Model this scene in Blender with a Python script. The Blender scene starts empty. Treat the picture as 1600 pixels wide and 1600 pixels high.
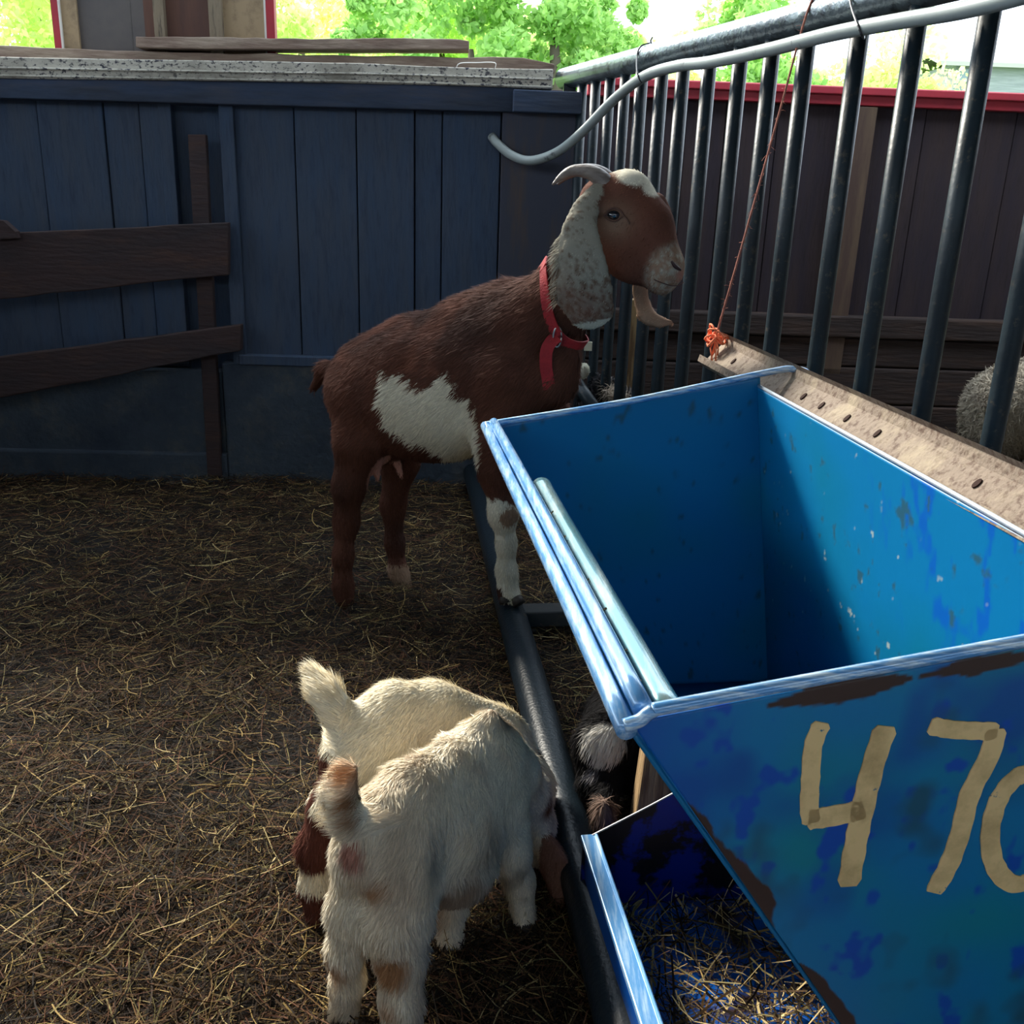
import bpy, math, random
import numpy as np
from mathutils import Matrix, Vector
import openvdb

random.seed(7)
rng = np.random.default_rng(7)
SC = bpy.context.scene
COL = SC.collection

# ------------------------------------------------------------------ camera, sky, sun, exposure
F = 1480.0
PITCH, ROLL = math.radians(18.2), math.radians(2.0)
C0 = np.array([0, 0, 1.0])
FWD = np.array([0, math.cos(PITCH), -math.sin(PITCH)])
_r0 = np.array([1.0, 0, 0]); _u0 = np.cross(_r0, FWD)
RT = math.cos(ROLL) * _r0 + math.sin(ROLL) * _u0
UP = -math.sin(ROLL) * _r0 + math.cos(ROLL) * _u0
cam_d = bpy.data.cameras.new('camera'); cam_d.sensor_width = 36; cam_d.lens = F / 1600 * 36
cam_d.clip_start = .02; cam_d.clip_end = 300
cam = bpy.data.objects.new('camera', cam_d); COL.objects.link(cam)
m = Matrix.Identity(4)
for i in range(3):
    m[i][0] = RT[i]; m[i][1] = UP[i]; m[i][2] = -FWD[i]; m[i][3] = C0[i]
cam.matrix_world = m
SC.camera = cam
SC.view_settings.view_transform = 'Standard'; SC.view_settings.look = 'None'
SC.view_settings.gamma = 1; SC.view_settings.use_curve_mapping = False
SC.view_settings.exposure = 1.1
SC.cycles.use_denoising = True
SC.cycles.max_bounces = 8

W = bpy.data.worlds.new('sky'); SC.world = W; W.use_nodes = True
bg = W.node_tree.nodes['Background']
bg.inputs[0].default_value = (0.76, 0.88, 1.0, 1); bg.inputs[1].default_value = 2.0

def sun(name, direction, strength, angle, color):
    l = bpy.data.lights.new(name, 'SUN'); l.energy = strength; l.angle = math.radians(angle); l.color = color
    o = bpy.data.objects.new(name, l); COL.objects.link(o)
    o.rotation_euler = Vector(direction).to_track_quat('-Z', 'Y').to_euler()
    return o
SUN_DIR = (0.60, -0.68, -0.64)      # travels from the back left, down into the pen
sun('sun', SUN_DIR, 4.0, 11, (1.0, 0.93, 0.80))

# ------------------------------------------------------------------ small tools
def ray(x, y): return FWD + RT * (x - 800) / F + UP * (800 - y) / F
def J(x, y, Y): d = ray(x, y); return C0 + d * (Y / d[1])
def G(x, y, z): d = ray(x, y); return C0 + d * ((z - 1) / d[2])
def onplane(x, y, P, n): d = ray(x, y); return C0 + d * (((P - C0) @ n) / (d @ n))
def nrm(v): v = np.asarray(v, float); return v / (np.linalg.norm(v, axis=-1, keepdims=True) + 1e-12)

def h3(i, j, k):
    n = (i.astype(np.int64) * 374761393 + j.astype(np.int64) * 668265263 + k.astype(np.int64) * 2147483647) & 0xffffffff
    n = ((n ^ (n >> 13)) * 1274126177) & 0xffffffff
    return ((n ^ (n >> 16)) & 0xffff) / 65535.0
def vnoise(p, s):
    q = np.asarray(p, float) * s + 1000; b = np.floor(q); f = q - b; f = f * f * (3 - 2 * f); b = b.astype(np.int64)
    r = 0
    for dx in (0, 1):
        for dy in (0, 1):
            for dz in (0, 1):
                w = (f[..., 0] if dx else 1 - f[..., 0]) * (f[..., 1] if dy else 1 - f[..., 1]) * (f[..., 2] if dz else 1 - f[..., 2])
                r = r + w * h3(b[..., 0] + dx, b[..., 1] + dy, b[..., 2] + dz)
    return r
def fbm(p, s, o=3):
    r = 0; a = .5; t = 0
    for i in range(o):
        r = r + a * vnoise(p, s * 2 ** i); t += a; a *= .5
    return r / t

def tag(o, label=None, cat=None, group=None, kind=None):
    if label: o['label'] = label
    if cat: o['category'] = cat
    if group: o['group'] = group
    if kind: o['kind'] = kind
    return o
def empty(name, loc, label=None, cat=None, group=None, kind=None):
    o = bpy.data.objects.new(name, None); COL.objects.link(o); o.location = tuple(loc); o.empty_display_size = .05
    return tag(o, label, cat, group, kind)
def make(name, V, Fc, mat, parent=None, smooth=False, origin=None, colors=None, normals=None, fmat=None):
    """mesh object; V in world coordinates"""
    V = np.asarray(V, float).reshape(-1, 3)
    if origin is None:
        origin = np.array(parent.location) if parent is not None else (np.array([*(V[:, :2].mean(0)), V[:, 2].min()]))
    if parent is not None:
        base = np.array(parent.matrix_world.translation) if parent.parent is None else np.array(parent['_o'])
        if parent.parent is None: base = np.array(parent.location)
        origin = base
    me = bpy.data.meshes.new(name)
    if isinstance(Fc, np.ndarray):
        k = Fc.shape[1]; nf = len(Fc)
        me.vertices.add(len(V)); me.vertices.foreach_set('co', (V - origin).astype(np.float32).ravel())
        me.loops.add(nf * k); me.loops.foreach_set('vertex_index', Fc.astype(np.int32).ravel())
        me.polygons.add(nf); me.polygons.foreach_set('loop_start', np.arange(0, nf * k, k, dtype=np.int32))
        me.update(calc_edges=True)
    else:
        me.from_pydata([tuple(v) for v in (V - origin)], [], [list(f) for f in Fc])
    me.validate()
    if isinstance(mat, list):
        for mm in mat: me.materials.append(mm)
        if fmat is not None: me.polygons.foreach_set('material_index', np.asarray(fmat, np.int32))
    elif mat: me.materials.append(mat)
    if smooth: me.polygons.foreach_set('use_smooth', np.ones(len(me.polygons), bool))
    if colors is not None:
        a = me.color_attributes.new('Col', 'FLOAT_COLOR', 'POINT')
        c = np.ones((len(V), 4), np.float32); c[:, :3] = colors; a.data.foreach_set('color', c.ravel())
    if normals is not None:
        me.polygons.foreach_set('use_smooth', np.ones(len(me.polygons), bool))
        me.normals_split_custom_set_from_vertices(normals.astype(np.float32))
    me.update()
    o = bpy.data.objects.new(name, me); COL.objects.link(o)
    if parent is not None:
        o.parent = parent
    else:
        o.location = tuple(origin)
    o['_o'] = [float(x) for x in origin]
    return o

class MB:
    def __init__(s): s.V = []; s.F = []; s.M = []
    def add(s, V, Fc, mi=0):
        k = len(s.V); s.V += [tuple(v) for v in V]; s.F += [tuple(i + k for i in f) for f in Fc]; s.M += [mi] * len(Fc)
    def hexa(s, c, mi=0):       # 8 corners: 4 bottom loop, 4 top loop
        s.add(c, [(3, 2, 1, 0), (4, 5, 6, 7), (0, 1, 5, 4), (1, 2, 6, 5), (2, 3, 7, 6), (3, 0, 4, 7)], mi)
    def box(s, c, h, ax=None, mi=0):
        A = np.eye(3) if ax is None else np.asarray(ax, float)
        pts = []
        for z in (-1, 1):
            for x, y in ((-1, -1), (1, -1), (1, 1), (-1, 1)):
                pts.append(np.asarray(c, float) + A[0] * h[0] * x + A[1] * h[1] * y + A[2] * h[2] * z)
        s.hexa(pts, mi)
    def tube(s, P, r, n=10, cap=True, mi=0, sx=1.0):
        P = np.asarray(P, float); N = len(P); r = np.full(N, r) if np.isscalar(r) else np.asarray(r)
        T = np.gradient(P, axis=0); T = nrm(T)
        u = np.cross(T[0], [0, 0, 1.0]);
        if np.linalg.norm(u) < 1e-3: u = np.cross(T[0], [1.0, 0, 0])
        u = nrm(u); V = []
        for i in range(N):
            u = u - T[i] * (u @ T[i]); u = nrm(u); w = np.cross(T[i], u)
            for k in range(n):
                a = 2 * math.pi * k / n
                V.append(P[i] + r[i] * (u * math.cos(a) * sx + w * math.sin(a)))
        Fc = [(i * n + k, i * n + (k + 1) % n, (i + 1) * n + (k + 1) % n, (i + 1) * n + k) for i in range(N - 1) for k in range(n)]
        if cap: Fc += [tuple(range(n - 1, -1, -1)), tuple((N - 1) * n + k for k in range(n))]
        s.add(V, Fc, mi)
    def build(s, name, mat, parent=None, smooth=False, **k):
        return make(name, s.V, s.F, mat, parent, smooth, fmat=s.M if isinstance(mat, list) else None, **k)
def bevel(o, w=.003, seg=2):
    b = o.modifiers.new('bevel', 'BEVEL'); b.width = w; b.segments = seg; b.limit_method = 'ANGLE'; return o
def spline(P, n=8):
    P = np.asarray(P, float); out = []
    Q = np.vstack([2 * P[0] - P[1], P, 2 * P[-1] - P[-2]])
    for i in range(1, len(Q) - 2):
        for k in range(n):
            t = k / n; a, b, c, d = Q[i - 1:i + 3]
            out.append(.5 * ((2 * b) + (-a + c) * t + (2 * a - 5 * b + 4 * c - d) * t * t + (-a + 3 * b - 3 * c + d) * t ** 3))
    out.append(P[-1]); return np.array(out)

# ------------------------------------------------------------------ materials
def mat(name, color, rough=.8, noise=None, spec=.3, metal=0, bump=0, bscale=40, stretch=(1, 1, 1), attr=False, coat=0, trans=0):
    """noise = list of (scale, colour2, lo, hi): mixes colour2 in where noise lies between lo..hi"""
    m = bpy.data.materials.new(name); m.use_nodes = True; nt = m.node_tree; N = nt.nodes; L = nt.links
    b = N['Principled BSDF']
    b.inputs['Roughness'].default_value = rough; b.inputs['Metallic'].default_value = metal
    b.inputs['Specular IOR Level'].default_value = spec; b.inputs['Coat Weight'].default_value = coat
    tc = N.new('ShaderNodeTexCoord'); mp = N.new('ShaderNodeMapping'); mp.inputs['Scale'].default_value = stretch
    L.new(tc.outputs['Object'], mp.inputs['Vector'])
    if attr:
        a = N.new('ShaderNodeVertexColor'); a.layer_name = 'Col'; cur = a.outputs['Color']
    else:
        r = N.new('ShaderNodeRGB'); r.outputs[0].default_value = (*color, 1); cur = r.outputs[0]
    for (sc, c2, lo, hi) in (noise or []):
        n = N.new('ShaderNodeTexNoise'); n.inputs['Scale'].default_value = sc; n.inputs['Detail'].default_value = 6
        n.inputs['Roughness'].default_value = .65
        L.new(mp.outputs[0], n.inputs['Vector'])
        mr = N.new('ShaderNodeMapRange'); mr.inputs[1].default_value = lo; mr.inputs[2].default_value = hi
        L.new(n.outputs['Fac'], mr.inputs[0])
        mx = N.new('ShaderNodeMix'); mx.data_type = 'RGBA'; L.new(mr.outputs[0], mx.inputs[0])
        L.new(cur, mx.inputs[6]); mx.inputs[7].default_value = (*c2, 1); cur = mx.outputs[2]
    L.new(cur, b.inputs['Base Color'])
    if bump:
        n = N.new('ShaderNodeTexNoise'); n.inputs['Scale'].default_value = bscale; n.inputs['Detail'].default_value = 5
        L.new(mp.outputs[0], n.inputs['Vector'])
        bp = N.new('ShaderNodeBump'); bp.inputs['Strength'].default_value = bump; bp.inputs['Distance'].default_value = .01
        L.new(n.outputs['Fac'], bp.inputs['Height']); L.new(bp.outputs[0], b.inputs['Normal'])
    if trans:
        t = N.new('ShaderNodeBsdfTranslucent'); L.new(cur, t.inputs[0]); ms = N.new('ShaderNodeMixShader'); ms.inputs[0].default_value = trans
        L.new(b.outputs[0], ms.inputs[1]); L.new(t.outputs[0], ms.inputs[2]); L.new(ms.outputs[0], N['Material Output'].inputs[0])
    return m

M = {}
M['haze_blue_wood'] = mat('haze_blue_boards', (.046, .076, .132), .75, [(6, (.064, .080, .112), .35, .7), (18, (.028, .042, .078), .5, .8)], .25, bump=.25, bscale=30, stretch=(3, 3, .5))  # blue tint painted in for the glare haze veiling this wall
M['beam_wood'] = mat('dark_beam_wood', (.055, .080, .140), .8, [(10, (.10, .10, .12), .45, .75), (3, (.02, .03, .05), .4, .7)], bump=.3, bscale=30, stretch=(.4, 3, 3))  # blue cast continues the haze painted into the wall boards
M['dark_brown'] = mat('dark_brown_boards', (.027, .019, .026), .8, [(5, (.045, .028, .026), .4, .7), (20, (.015, .011, .014), .5, .8)], bump=.3, bscale=30, stretch=(3, 3, .4))
M['rail_wood'] = mat('reddish_brown_rail_wood', (.055, .034, .034), .8, [(8, (.10, .052, .036), .5, .75), (3, (.035, .03, .035), .4, .7)], bump=.4, bscale=25, stretch=(.5, 3, 3))
M['slab_wood'] = mat('brown_slab_wood', (.20, .14, .11), .85, [(9, (.34, .27, .21), .45, .7), (3, (.09, .06, .05), .5, .75)], bump=.5, bscale=30, stretch=(.5, 3, 3))
M['white_board'] = mat('weathered_white_paint', (.52, .49, .42), .8, [(55, (.05, .05, .065), .53, .60), (4, (.26, .24, .20), .45, .7)], bump=.2, bscale=50, stretch=(1.3, 2, 2))
M['concrete'] = mat('dirty_plaster_foundation', (.060, .080, .105), .95, [(14, (.11, .115, .11), .5, .75), (4, (.032, .046, .07), .4, .7), (70, (.16, .17, .17), .69, .76)], bump=.6, bscale=40)  # bluish base carries the painted haze too; plaster specks are its own
M['red_metal'] = mat('red_painted_flashing', (.42, .035, .05), .45, [(8, (.30, .03, .05), .4, .8)])
M['white_paint'] = mat('white_paint', (.7, .68, .64), .6)
M['beige_board'] = mat('beige_board', (.38, .28, .17), .8, [(25, (.26, .19, .12), .5, .7)])
M['grey_board'] = mat('grey_brown_sheet', (.11, .10, .10), .8, [(4, (.16, .14, .13), .4, .7)])
M['brown_board'] = mat('brown_pillar_board', (.11, .06, .05), .8, [(5, (.18, .09, .06), .4, .7)], stretch=(3, 3, .4))
M['bark_strip'] = mat('weathered_bark_strip', (.25, .20, .14), .9, [(12, (.06, .05, .045), .5, .65)], bump=.6, stretch=(4, 4, .5))
M['floor'] = mat('trampled_dark_manure_floor', (.009, .008, .008), .95, [(30, (.020, .015, .011), .5, .75)], bump=.8, bscale=60)
M['straw'] = mat('loose_straw', (1, 1, 1), .75, spec=.12, attr=True, trans=.10)
M['fence'] = mat('dark_green_black_enamel', (.014, .026, .034), .42, [(60, (.10, .08, .06), .58, .68), (7, (.008, .014, .020), .4, .7)], .35, bump=.10, bscale=70)
M['rail'] = mat('worn_galvanised_rail', (.16, .20, .22), .33, [(30, (.035, .04, .045), .52, .62), (5, (.09, .11, .13), .4, .7)], .6, metal=.55, bump=.3, bscale=60)
M['hose'] = mat('grey_plastic_hose', (.30, .34, .33), .38, [(25, (.10, .11, .11), .60, .68)], .5)
M['hosedark'] = mat('wire', (.02, .02, .025), .4, spec=.5)
M['twine'] = mat('reddish_twine', (.42, .17, .12), .9, [(60, (.25, .10, .08), .4, .7)])
M['orange_twine'] = mat('orange_baler_twine', (.95, .26, .12), .7)
M['blue'] = mat('blue_painted_steel', (0, .20, .50), .42, spec=.45, attr=True, bump=.04, bscale=25)
M['rim'] = mat('worn_sheen_blue_rim', (.12, .34, .68), .26, [(45, (.42, .62, .84), .45, .62)], .8, metal=.15, coat=.6, stretch=(3, .25, 3))  # pale base and streaks paint in sky reflection besides wear
M['rim2'] = mat('worn_sheen_blue_end_rim', (.10, .32, .66), .30, [(60, (.55, .70, .82), .44, .60)], .8, metal=.15, coat=.6, stretch=(.3, 3, 3))  # whitish streaks stand in for sky glare as well as wear
M['inner_tube'] = mat('sheen_streaked_teal_tube', (.10, .26, .30), .24, [(18, (.34, .46, .46), .45, .65)], .7, metal=.5, coat=.4, stretch=(3, .3, 3))  # pale green-grey streaks imitate a reflection along the tube
M['channel'] = mat('rusty_galvanised_channel', (.22, .17, .13), .75, [(90, (.11, .07, .05), .5, .62), (14, (.33, .27, .19), .5, .7)], bump=.3, bscale=120)
M['hole'] = mat('rust_hole', (.03, .012, .008), .9)
M['pipe'] = mat('black_enamel_pipe', (.008, .014, .020), .36, [(35, (.09, .06, .035),   .66, .72)], .28, bump=.14, bscale=150)
M['digit'] = mat('cream_hand_painted_number', (.78, .56, .27), .8, [(22, (.50, .35, .16), .45, .7), (60, (.05, .14, .22), .66, .70)])
M['fur'] = mat('fur_coat', (1, 1, 1), .75, spec=.12, attr=True, trans=.15)
M['skin'] = mat('coat_underlayer', (1, 1, 1), .85, spec=.1, attr=True)
M['horn'] = mat('grey_horn', (.14, .115, .10), .45, [(18, (.26, .22, .19), .45, .7)], .5, bump=.3, bscale=60, stretch=(1, 1, 3))
M['hoof'] = mat('dark_hoof', (.03, .024, .02), .6)
M['eye'] = mat('dark_wet_eye', (.010, .013, .022), .08, spec=.8, coat=1)
M['collar'] = mat('red_nylon_collar', (.36, .022, .028), .65, [(40, (.24, .015, .022), .4, .7)], bump=.3, bscale=300)
M['steel'] = mat('dull_steel_ring', (.45, .43, .40), .35, metal=.9)
M['post_wood'] = mat('pale_split_wood', (.36, .24, .12), .85, [(8, (.17, .10, .05), .45, .6)], bump=.7, bscale=30, stretch=(6, 6, .5))
M['tag_paper'] = mat('cream_tag', (.75, .72, .55), .8)
M['leaf'] = mat('leaves', (1, 1, 1), .6, attr=True, trans=.6)
M['trunk'] = mat('tree_bark', (.10, .08, .06), .9)
M['shed'] = mat('pale_shed_boards', (.28, .30, .30), .8, [(6, (.18, .20, .20), .4, .7)], stretch=(.3, 3, 4))
M['shedroof'] = mat('pale_roof_sheet', (.36, .35, .31), .6)
M['grass'] = mat('grass_ground', (.13, .26, .05), .9, [(3, (.22, .36, .08), .4, .7)])
M['roofm'] = mat('dark_roof_boards', (.05, .045, .04), .9, [(6, (.08, .06, .05), .4, .7)])

# ------------------------------------------------------------------ setting
def gh(x, y):
    return .010 * np.sin(x * 3.1 + 1) * np.cos(y * 2.7) + .006 * np.sin(x * 9 + y * 7)

def floor_obj():
    xs = np.linspace(-3.2, 4.2, 150); ys = np.linspace(-1.5, 4.9, 130)
    X, Y = np.meshgrid(xs, ys); Z = gh(X, Y) - .012 + .012 * (vnoise(np.stack([X, Y, X * 0], -1), 14) - .5)
    V = np.stack([X, Y, Z], -1).reshape(-1, 3); n = len(xs); k = len(ys)
    i = (np.arange(k - 1)[:, None] * n + np.arange(n - 1)[None]).ravel()
    Fc = np.stack([i, i + 1, i + n + 1, i + n], 1)
    tag(make('floor', V, Fc, M['floor'], smooth=True, origin=np.zeros(3)), kind='structure')
floor_obj()

# back wall of the pen: Y = 3.375 + .052 X
WN = nrm([.052, -1, 0]); WT = nrm([1, .052, 0]); WP = np.array([0, 3.375, 0]); ZZ = np.array([0, 0, 1.0])
def wl(x, y, off=0):
    q = onplane(x, y, WP + WN * off, WN); return q
def wc(x, y, off=0):      # wall coordinates (along, up)
    q = wl(x, y, off); return (q - WP) @ WT, q[2]
def wpt(w, z, off=0): return WP + WT * w + WN * off + ZZ * z
def slab(mb, w0, w1, z0, z1, o0, o1, mi=0, tilt=0, tz=0):
    c = [wpt(w0, z0, o1), wpt(w1, z0 + tilt, o1), wpt(w1, z0 + tilt, o0), wpt(w0, z0, o0),
         wpt(w0, z1, o1), wpt(w1, z1 + tilt, o1), wpt(w1, z1 + tilt, o0), wpt(w0, z1, o0)]
    mb.hexa(c, mi)
wall = empty('wall_back', wpt(-.8, 0), kind='structure')
mb = MB()
zt = 1.33
seams = [-2.6, -2.2] + [wc(x, 350)[0] for x in (-30, 78, 178, 232, 268)]
right = [wc(x, 350)[0] for x in (375, 466, 560, 648, 690, 779, 905)]
for i in range(len(seams) - 1):
    slab(mb, seams[i] + .0015, seams[i + 1] - .0015, .42, zt, -.03, .006 * (i % 2))
for i in range(len(right) - 1):
    slab(mb, right[i] + .002, right[i + 1] - .002, .43, zt, -.03, .004 * (i % 3) + .01)
slab(mb, -2.8, .15, .2, zt, -.06, -.035)         # backing behind the boards
bevel(mb.build('planks', M['haze_blue_wood'], wall), .003)
mb = MB()
a0 = wc(258, 300)[0]; a1 = wc(278, 300)[0]; slab(mb, a0, a1, .42, zt, -.03, .015)
a0 = wc(352, 300)[0]; a1 = wc(374, 300)[0]; slab(mb, a0, a1, .0, zt, -.03, .03)
bevel(mb.build('studs', M['haze_blue_wood'], wall), .003)
mb = MB()
slab(mb, -2.8, wc(350, 600)[0], -.03, .40, -.1, .012)
slab(mb, wc(352, 600)[0], .16, -.03, .43, -.1, .035)
slab(mb, -2.8, wc(352, 600)[0], -.03, .10, -.1, .035)
bevel(mb.build('foundation', M['concrete'], wall), .008)
mb = MB(); slab(mb, right[0] - .02, .16, .425, .46, -.03, .045); bevel(mb.build('sill_ledge', M['haze_blue_wood'], wall), .004)
mb = MB(); a0 = wc(780, 350)[0]; slab(mb, a0, .165, .42, zt, .015, .045)
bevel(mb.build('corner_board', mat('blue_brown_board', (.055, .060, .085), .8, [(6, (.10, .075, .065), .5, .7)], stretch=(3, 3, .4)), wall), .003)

tb = MB(); z0 = wc(100, 166)[1]; z1 = wc(100, 136)[1]
slab(tb, -2.8, wc(803, 160)[0], z0, z1 + .02, -.05, .06, tilt=0.03)
b = bevel(tb.build('trim_1', M['beam_wood'], None), .004); tag(b, kind='structure')
tb = MB(); slab(tb, wc(800, 160)[0], wc(905, 160)[0], wc(850, 180)[1] + .0, wc(850, 146)[1], -.08, .09)
tag(bevel(tb.build('trim_2', M['beam_wood'], None), .004), kind='structure')

# wall of the neighbouring pen, further back
RP = np.array([1.2, 4.35, 0]); RN = nrm([.03, -1, 0]); RTn = nrm([1, .03, 0])
def rw(w, z, off=0): return RP + RTn * w + RN * off + ZZ * z
def rc(x, y): q = onplane(x, y, RP, RN); return (q - RP) @ RTn, q[2]
def rslab(mb, w0, w1, z0, z1, o0, o1, mi=0):
    mb.hexa([rw(w0, z0, o1), rw(w1, z0, o1), rw(w1, z0, o0), rw(w0, z0, o0), rw(w0, z1, o1), rw(w1, z1, o1), rw(w1, z1, o0), rw(w0, z1, o0)], mi)
wr = empty('wall_right', rw(.5, 0), kind='structure')
ztop = rc(1300, 165)[1]
mb = MB(); w = -1.15; i = 0
while w < 2.6:
    ww = .17 + .05 * ((i * 7) % 3 - 1); rslab(mb, w, w + ww - .004, .52, ztop + .02, -.03, .006 * (i % 2)); w += ww; i += 1
rslab(mb, -1.3, 2.8, 0, ztop, -.09, -.05)
bevel(mb.build('boards', M['dark_brown'], wr), .003)
mb = MB()
for k, (za, zb, o) in enumerate([(.0, .16, .07), (.165, .33, .06), (.335, .46, .05), (.465, .56, .075)]):
    rslab(mb, -1.3, 2.8, za, zb, -.05, o)
bevel(mb.build('sleepers', mat('sleeper_wood', (.032, .022, .02), .85, [(7, (.06, .035, .026), .45, .7)], bump=.5, bscale=25, stretch=(.4, 3, 3)), wr), .008)
mb = MB(); x0 = rc(1298, 300)[0]; x1 = rc(1345, 300)[0]; rslab(mb, x0, x1, .3, rc(1320, 168)[1], .0, .06)
rslab(mb, x0, x0 + .045, .3, rc(1320, 168)[1] - .0, .06, .063)
bevel(mb.build('stud_board', mat('lighter_stud', (.075, .045, .035), .8, [(6, (.12, .08, .05), .4, .7)], stretch=(3, 3, .4)), wr), .003)
mb = MB(); rslab(mb, -.95, 2.7, rc(1300, 165)[1], rc(1300, 136)[1], -.12, .05)
rslab(mb, -.95, 2.7, rc(1300, 150)[1], rc(1300, 138)[1], .05, .075)
tag(bevel(mb.build('trim_3', M['red_metal'], None), .004), kind='structure')
# side return joining the two walls
mb = MB(); mb.box((.17, 3.87, .65), (.02, .48, .66)); tag(mb.build('wall_corner', M['dark_brown'], None), kind='structure')

# boarded pillar above the wall (left opening)
pier = empty('wall_pier', wpt(-1.25, 1.36), kind='structure')
def pb(name, xa, xb, m, o=0.0, th=.02, ztop_=2.0, yb=80):
    mb = MB(); wa, wb = wc(xa, 40, -.12)[0], wc(xb, 40, -.12)[0]
    slab(mb, wa, wb, 1.30, ztop_, -.14, -.12 + o); mb.build(name, m, pier)
pb('red_edging', 86, 98, M['red_metal'], .02); pb('white_edging', 97, 100, M['white_paint'], .021)
pb('frame_board', 99, 124, M['beige_board'], .012)
pb('sheet_panel', 123, 206, M['grey_board'], 0); pb('sheet_panel', 207, 228, M['grey_board'], .004)
pb('brown_board', 227, 246, M['brown_board'], .006); pb('bark_strip', 245, 261, M['bark_strip'], .03)
pb('brown_board', 260, 333, M['brown_board'], .0); pb('bark_strip', 331, 351, M['bark_strip'], .035)
pb('frame_board', 350, 416, M['beige_board'], .012); pb('white_edging', 415, 418, M['white_paint'], .021)
pb('red_edging', 418, 431, M['red_metal'], .02)

# roof and unseen walls behind the viewer shade the pen
mb = MB(); mb.box((.5, .2, 2.75), (4.5, 2.6, .03)); tag(mb.build('ceiling', M['roofm']), kind='structure')
mb = MB(); mb.box((.5, -2.4, 1.12), (4.5, .03, 1.17)); tag(mb.build('wall_front', M['roofm']), kind='structure')
mb = MB(); mb.box((-3.0, .3, .75), (.03, 3.2, .8)); tag(mb.build('wall_left', M['roofm']), kind='structure')
mb = MB(); mb.box((4.6, 1.0, 1.35), (.03, 3.6, 1.4)); tag(mb.build('wall_side', M['roofm']), kind='structure')
mb = MB(); mb.box((0, 65, -.35), (90, 60, .1)); tag(mb.build('ground', M['grass']), kind='structure')

# ------------------------------------------------------------------ boards lying on the wall
def strip_board(name, pts, m, th, label, cat, group=None, wob=.004, o0=-.06, o1=.03):
    """pts: list of (x, ytop, ybottom) in picture units on the wall plane"""
    mb = MB(); P = []
    for (x, yt, yb) in pts: P.append((wc(x, yt, .0)[0], wc(x, yt)[1], wc(x, yb)[1]))
    xs = np.array([p[0] for p in P]); n = 26; ww = np.linspace(xs[0], xs[-1], n)
    top = np.interp(ww, xs, [p[1] for p in P]); bot = np.interp(ww, xs, [p[2] for p in P])
    top = top + (rng.random(n) - .5) * wob; bot = bot + (rng.random(n) - .5) * wob * .5
    V = []
    for i in range(n):
        V += [wpt(ww[i], bot[i], o1), wpt(ww[i], top[i], o1 - .004), wpt(ww[i], top[i] + .001, o0), wpt(ww[i], bot[i], o0)]
    Fc = [(4 * i + k, 4 * i + 4 + k, 4 * i + 4 + (k + 1) % 4, 4 * i + (k + 1) % 4) for i in range(n - 1) for k in range(4)]
    Fc += [(0, 1, 2, 3), (4 * n - 1, 4 * n - 2, 4 * n - 3, 4 * n - 4)]
    mb.add(V, Fc)
    o = mb.build(name, m); bevel(o, .003); return tag(o, label, cat, group)
wbo = strip_board('weathered_board', [(-420, 84, 120), (0, 93, 126), (400, 100, 131), (600, 104, 135), (700, 109, 137), (862, 112, 143)], M['white_board'], .03,
                  'long weathered board with flaking white paint along the top of the wall', 'board', wob=.002, o0=-.04, o1=.07)
mb = MB()
for (ya, yb) in ((106, 108.5), (118, 120)):
    pp = [wl(x, y, .072) for x, y in ((-420, ya - 9), (0, ya), (400, ya + 7), (600, ya + 10), (861, ya + 18))]
    mb.tube(spline(pp, 4), .004, 6)
mb.build('groove_lip', M['white_board'], wbo)
strip_board('wooden_slab', [(-420, 60, 86), (0, 67, 92), (60, 71, 93), (300, 78, 100), (600, 84, 106), (780, 86, 110), (862, 90, 111), (869, 98, 111)], M['slab_wood'], .03,
            'long brown rough-edged slab lying behind the white board on the wall top', 'board', wob=.006, o0=-.14, o1=-.05)
strip_board('wooden_plank', [(204, 54, 71), (300, 54, 73), (480, 57, 74), (640, 56, 74), (722, 57, 74), (733, 60, 74)], M['slab_wood'], .03,
            'short brown plank lying uppermost across the pillar base, above the long slab', 'board', wob=.003, o0=-.14, o1=-.04)
mb = MB(); P = [wl(x, y, .03) for x, y in ((712, 108), (719, 99), (745, 98), (773, 98), (774, 107), (782, 109))]
mb.tube(spline(P, 4), .0016, 5); tag(mb.build('wire_staple', M['steel']), 'thin bent wire handle on the white board near its right end', 'wire')

# rails and batten leaning on the wall at the left
def plank_px(name, quad, off, th, m, label, cat):
    """quad: 4 picture points TL,TR,BR,BL ; off distance from wall at left and right"""
    TL, TR, BR, BL = quad; n = 18; V = []
    for i in range(n):
        t = i / (n - 1); o = off[0] * (1 - t) + off[1] * t
        a = wl(TL[0] * (1 - t) + TR[0] * t, TL[1] * (1 - t) + TR[1] * t + (rng.random() - .5) * 2, o)
        c = wl(BL[0] * (1 - t) + BR[0] * t, BL[1] * (1 - t) + BR[1] * t + (rng.random() - .5) * 3, o)
        V += [c, a, a - WN * th, c - WN * th]
    Fc = [(4 * i + k, 4 * i + 4 + k, 4 * i + 4 + (k + 1) % 4, 4 * i + (k + 1) % 4) for i in range(n - 1) for k in range(4)]
    Fc += [(0, 1, 2, 3), (4 * n - 1, 4 * n - 2, 4 * n - 3, 4 * n - 4)]
    o = make(name, V, Fc, m); bevel(o, .004); return tag(o, label, cat)
plank_px('fence_plank', [(-420, 382), (357, 348), (357, 430), (-420, 512)], (.22, .085), .03, M['rail_wood'], 'wide reddish brown plank nailed level across the left of the wall', 'plank')
plank_px('fence_rail', [(-420, 615), (376, 507), (376, 548), (-420, 705)], (.22, .085), .04, M['rail_wood'], 'narrow rough reddish rail slanting up under the wide plank', 'plank')
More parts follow.
